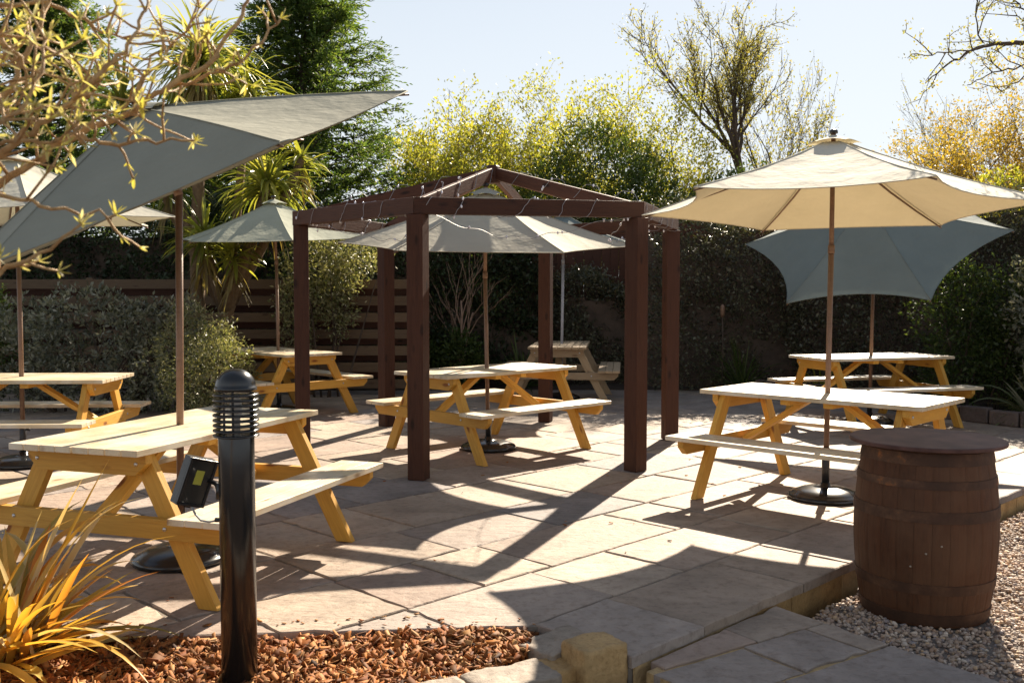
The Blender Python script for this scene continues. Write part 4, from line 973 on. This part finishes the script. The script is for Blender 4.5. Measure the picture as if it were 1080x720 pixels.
mb = MB(); zt = H0 + 0.168; mb.lathe([(0.05, zt), (0.079, zt), (0.079, zt + 0.012)] + [(max(0.0001, 0.075 * math.cos(t)), zt + 0.014 + 0.068 * math.sin(t)) for t in np.linspace(0, math.pi / 2, 10)], 48); mb.build('cap', M_GLOSS, bo, smooth=True)

# ------------------------------------------------------------------ floodlight on the side of the bollard
fl = empty('floodlight', (-1.118, 3.71, 0.66), 0, 'small black floodlight with a grey cable, fixed to the left side of the bollard', 'floodlight')
FM = Matrix.Translation((-0.10, 0.05, 0.085)) @ Matrix.Rotation(R_(24), 4, 'Y') @ Matrix.Rotation(R_(48), 4, 'Z') @ Matrix.Rotation(R_(-8), 4, 'X') @ Matrix.Scale(0.80, 4)
mb = MB(); mb.box((0, 0.022, 0), (0.155, 0.05, 0.235)); mb.box((0, -0.008, 0.112), (0.155, 0.012, 0.012)); mb.box((0, -0.008, -0.112), (0.155, 0.012, 0.012)); mb.box((0.0715, -0.008, 0), (0.012, 0.0118, 0.211)); mb.box((-0.0715, -0.008, 0), (0.012, 0.0118, 0.211))
for i in range(6): mb.box((-0.06 + i * 0.024, 0.0555, 0), (0.005, 0.018, 0.2))
mb.build('housing', M_IRON, fl, bev=0.002, mw=FM)
mb = MB(); mb.box((0, -0.0045, 0), (0.129, 0.003, 0.209)); mb.build('glass', simple('lamp_cover', (0.03, 0.03, 0.03), (0.05, 0.05, 0.045), 0.08, 2, 0.8), fl, mw=FM)
mb = MB(); mb.box((0, -0.0068, 0.025), (0.045, 0.0012, 0.07)); mb.build('emitter', simple('led_yellow', (0.42, 0.44, 0.06), (0.5, 0.5, 0.1), 0.4), fl, mw=FM)
mb = MB(); mb.tube([(0.0, 0.0, 0.06), (-0.03, 0.07, 0.075), (-0.07, 0.09, 0.085)], 0.009, 8); mb.tube([(0.006, 0, 0.03), (0.006, 0, 0.09)], 0.016, 10); mb.build('bracket', M_IRON, fl, smooth=True)
mb = MB(); mb.tube([(-0.125, 0.05, 0.0), (-0.10, 0.03, -0.035), (-0.07, 0.0, -0.052), (-0.035, -0.01, -0.055), (0.0, 0.0, -0.05)], 0.0042, 8); mb.build('cable', simple('grey_cable', (0.35, 0.34, 0.33), None, 0.5), fl, smooth=True)
mb = MB(); mb.tube([(-0.015, 0.0, -0.05), (0.012, 0.0, -0.05)], 0.009, 10); mb.build('cable_gland', M_IRON, fl, smooth=True)

# ------------------------------------------------------------------ garden torch and aerial
p0 = at(762, 402, 14.2)
gt = empty('garden_torch', (p0.x, 14.25, 0.012), 0, 'slim garden torch on a thin stake in front of the hedge', 'torch')
mb = MB(); mb.tube([(0, 0, 0), (0.01, 0, 0.6), (0.0, 0, 1.13)], 0.009, 7); mb.build('stake', M_DBARK, gt, smooth=True)
mb = MB(); mb.lathe([(0.012, 1.08), (0.03, 1.12), (0.034, 1.20), (0.03, 1.24), (0.012, 1.27)], 12); mb.build('head', M_POLE, gt, smooth=True)
p1 = at(472, 150, 32); p2 = at(474, 95, 32)
an = empty('aerial_mast', (p1.x, 32, 0), 0, 'thin aerial mast sticking up far behind the yellow-green shrub', 'mast')
mb = MB(); mb.tube([(0, 0, 0), (0.0, 0, p1.z), (p2.x - p1.x, 0, p2.z)], [0.04, 0.03, 0.018], 6); mb.build('mast', M_STEEL, an)
mb = MB(); z_ = at(472, 126, 32).z; mb.tube([(-0.12, 0, z_), (0.12, 0.1, z_)], 0.02, 6); mb.tube([(0.03, -0.1, z_ + .08), (0.03, 0.14, z_ + .08)], 0.02, 6); mb.build('aerial', M_STEEL, an)

# ------------------------------------------------------------------ foreground budding shrub, top left
M_FBARK = simple('orange_bark', (0.34, 0.18, 0.065), (0.64, 0.42, 0.19), 0.6, 45, bmp=0.9)
G_FG = leafmat('fresh_leaf', [(0.54, 0.48, 0.14), (0.70, 0.62, 0.36), (0.44, 0.41, 0.10), (0.78, 0.70, 0.52)], 0.38, 0.4, 0.5, tint=(1.2, 1.2, 0.55))
fs_ = empty('budding_shrub', (-1.95, 1.55, -0.045), 0, 'shrub with orange twigs and fresh yellow leaves hanging in at the top left', 'shrub'); FO = Vector(fs_.location)
rg7 = np.random.RandomState(17); bmb = MB(); lmb = MB()
def freshleaves(p, d, k=5, L=0.03):
    for _ in range(k):
        dd = (Vector(d) * 0.7 + Vector(rg7.normal(0, 0.75, 3)) + Vector((0, 0, 0.2))).normalized()
        strap(lmb, p, dd, L * rg7.uniform(0.55, 1.25), L * rg7.uniform(0.14, 0.27), rg7.uniform(-14, 16), 4, 0.3, rng=rg7)
def fbranch(px, r0, r1, Y0, Y1, sub=9, lf=0.026, dens=1.0):
    pts = []; k = len(px)
    for i, (x, y) in enumerate(px): pts.append(at(x, y, Y0 + (Y1 - Y0) * i / (k - 1)) - FO)
    # smooth and knobble
    fine = []
    for i in range(k - 1):
        for j in range(4): fine.append(pts[i].lerp(pts[i + 1], j / 4) + Vector(rg7.normal(0, 0.0025, 3)))
    fine.append(pts[-1]); n = len(fine); rad = [0.85 * (r0 + (r1 - r0) * i / (n - 1)) for i in range(n)]
    rad = [r * (1 + 0.14 * (i % 4 == 0)) for i, r in enumerate(rad)]
    bmb.tube(fine, rad, 8)
    freshleaves(fine[-1], (fine[-1] - fine[-2]).normalized(), 7, lf)
    for s in range(int(sub * dens)):
        t = rg7.uniform(0.05, 1) * (n - 1); i = min(int(t), n - 2); p = fine[i].lerp(fine[i + 1], t - i); d = (fine[i + 1] - fine[i]).normalized()
        ax = d.orthogonal().normalized(); ax.rotate(Matrix.Rotation(rg7.uniform(0, 6.28), 3, d)); dd = (d * rg7.uniform(0.2, 0.8) + ax + Vector((0, 0, 0.25))).normalized()
        L = rg7.uniform(0.02, 0.12); q = p.copy(); tp = [q.copy()]
        for _ in range(4): dd = (dd + Vector(rg7.normal(0, 0.18, 3))).normalized(); q = q + dd * L / 4; tp.append(q.copy())
        bmb.tube(tp, list(np.linspace(max(0.0026, rad[i] * 0.45), 0.0019, 5)), 5)
        freshleaves(q, dd, rg7.randint(3, 7), lf)
        if L > 0.06: freshleaves(tp[2], dd, 3, lf * 0.8)
BR = [
 ([(-120, 262), (-40, 218), (0, 193), (45, 166), (95, 136), (150, 112), (178, 92), (228, 62), (250, 25), (262, -8)], 0.0095, 0.004, 1.75, 2.0, 20),
 ([(178, 92), (215, 84), (250, 68), (275, 45), (296, 20)], 0.0045, 0.0025, 1.93, 2.0, 7),
 ([(-120, 225), (-40, 185), (0, 162), (35, 140), (62, 118), (85, 100)], 0.009, 0.004, 1.65, 1.72, 12),
 ([(-80, 330), (-20, 300), (18, 278), (52, 262), (86, 236)], 0.006, 0.0025, 1.55, 1.6, 3),
 ([(-60, 190), (0, 206), (45, 217), (88, 224), (122, 226)], 0.005, 0.002, 1.6, 1.7, 2),
 ([(85, 142), (115, 152), (155, 148), (205, 148)], 0.005, 0.0025, 1.8, 1.85, 4),
 ([(62, 118), (84, 96), (112, 70), (135, 48), (150, 22), (156, -4)], 0.0055, 0.003, 1.75, 1.9, 9),
 ([(84, 150), (84, 122), (92, 95), (112, 75)], 0.0045, 0.003, 1.8, 1.85, 7),
 ([(-100, 180), (-30, 140), (0, 115), (22, 70), (42, 30), (52, -6)], 0.0085, 0.004, 1.7, 1.8, 13),
 ([(-80, 20), (0, 6), (48, 3), (82, 18), (108, 32), (135, 42)], 0.006, 0.0025, 1.8, 1.95, 8),
 ([(-60, 150), (0, 128), (20, 118), (45, 75), (50, 40)], 0.005, 0.0025, 1.5, 1.6, 9),
 ([(-60, 100), (0, 60), (25, 40), (60, 55), (95, 60)], 0.005, 0.0022, 1.9, 2.0, 9),
 ([(0, 150), (30, 148), (60, 150), (85, 135), (120, 118)], 0.004, 0.002, 1.6, 1.7, 7),
 ([(-40, 20), (0, 45), (22, 60), (30, 90), (12, 120)], 0.004, 0.002, 1.6, 1.7, 8),
 ([(130, 115), (150, 85), (160, 60), (185, 48)], 0.004, 0.002, 1.85, 1.95, 7),
 ([(200, 78), (212, 50), (200, 30), (210, 8)], 0.0035, 0.002, 2.0, 2.05, 5),
]
for px, r0, r1, y0, y1, sb in BR: fbranch(px, r0, r1, y0, y1, sb, dens=1.4)
# limbs joining the branches to the root, outside the picture
for (x, y, Y) in ((-120, 262, 1.75), (-120, 225, 1.65), (-80, 330, 1.55), (-60, 190, 1.6), (-100, 180, 1.7), (-80, 20, 1.8), (-60, 150, 1.5), (-60, 100, 1.9), (-40, 20, 1.6)):
    e_ = at(x, y, Y) - FO; m_ = Vector((0.25 * e_.x, 0.4 * e_.y, e_.z * 0.55)); bmb.tube([Vector((rg7.normal(0, .03), rg7.normal(0, .03), 0)), m_ * 0.5, m_, m_.lerp(e_, 0.6), e_], [0.022, 0.02, 0.016, 0.012, 0.0085], 7)
bmb.build('branches', M_FBARK, fs_, smooth=True); lmb.build('leaves', G_FG, fs_, smooth=True)

# overhanging budding branch, top right
ot = empty('overhanging_tree', (6.1, 8.6, -0.1), 0, 'tree outside the right edge whose budding twigs hang into the top right corner', 'tree'); OO = Vector(ot.location)
rg8 = np.random.RandomState(23); bmb = MB(); tips = []
bmb.tube([Vector((0, 0, 0)), Vector((0.05, 0, 1.5)), Vector((-0.05, 0, 2.8)), Vector((-0.2, -0.1, 3.6)), Vector((-0.3, -0.1, 4.8))], [0.14, 0.12, 0.10, 0.08, 0.04], 10)
TW_ = dict(segs=5, wob=0.2, up=0.02, taper=0.4, leafdepth=0, max=1, kids=[2], start=0.2, ang=(25, 55), rr=0.6, lr=0.5, minr=0.003)
def obr(px, r0, r1, Y0, Y1, k):
    pts = [at(x, y, Y0 + (Y1 - Y0) * i / (len(px) - 1)) - OO for i, (x, y) in enumerate(px)]; n = len(pts)
    fine = []
    for i in range(n - 1):
        for j in range(4): fine.append(pts[i].lerp(pts[i + 1], j / 4) + Vector(rg8.normal(0, 0.008, 3)))
    fine.append(pts[-1]); n = len(fine); bmb.tube(fine, list(np.linspace(r0, r1, n)), 6)
    for i in range(n // 3, n): tips.append((fine[i], Vector((0, 0, 1)), 0))
    for s in range(k):
        i = rg8.randint(n // 4, n - 1); d = (fine[i + 1] - fine[i]).normalized(); ax = d.orthogonal().normalized(); ax.rotate(Matrix.Rotation(rg8.uniform(0, 6.28), 3, d))
        grow(bmb, tips, rg8, fine[i], (d * 0.7 + ax * 0.8).normalized(), rg8.uniform(0.12, 0.35), 0.005, 0, TW_)
s0 = (1210, 40)
obr([(1230, 60), (1150, 42), (1110, 44), (1078, 46), (1050, 46), (1025, 54), (1000, 68), (976, 88)], 0.03, 0.004, 8.2, 7.6, 9)
obr([(1050, 46), (1020, 55), (990, 55), (962, 60)], 0.007, 0.003, 7.7, 7.4, 4)
obr([(1034, 48), (1030, 25), (1032, -10)], 0.006, 0.004, 7.7, 7.8, 5)
obr([(1110, 44), (1095, 62), (1070, 72), (1040, 80), (1020, 90)], 0.010, 0.003, 8.0, 7.6, 6)
obr([(1110, 44), (1090, 75), (1068, 88), (1055, 98)], 0.008, 0.003, 8.0, 7.7, 4)
obr([(1150, 42), (1110, 15), (1078, 10), (1060, -8)], 0.010, 0.004, 8.1, 7.9, 7)
obr([(1110, 44), (1085, 28), (1070, 12)], 0.007, 0.003, 8.0, 7.8, 4)
bmb.tube([Vector((-0.2, -0.1, 3.5)), (Vector((-0.2, -0.1, 3.5)) + (at(1230, 60, 8.2) - OO)) / 2 + Vector((0, 0, 0.05)), at(1230, 60, 8.2) - OO], [0.05, 0.04, 0.03], 8)
bmb.build('trunk', M_DBARK, ot, smooth=True)
P = np.array([t[0][:] for t in tips]); m = 3; P = np.repeat(P, m, 0) + rg8.normal(0, 0.018, (len(P) * m, 3)); D = rdir(rg8, len(P)) + np.array([0, 0, .3])
V, F = leafcloud(P, D, rg8.uniform(0.015, 0.04, len(P)), 0.014, rg8); npmesh('crown', V, F, G_BUD, ot)
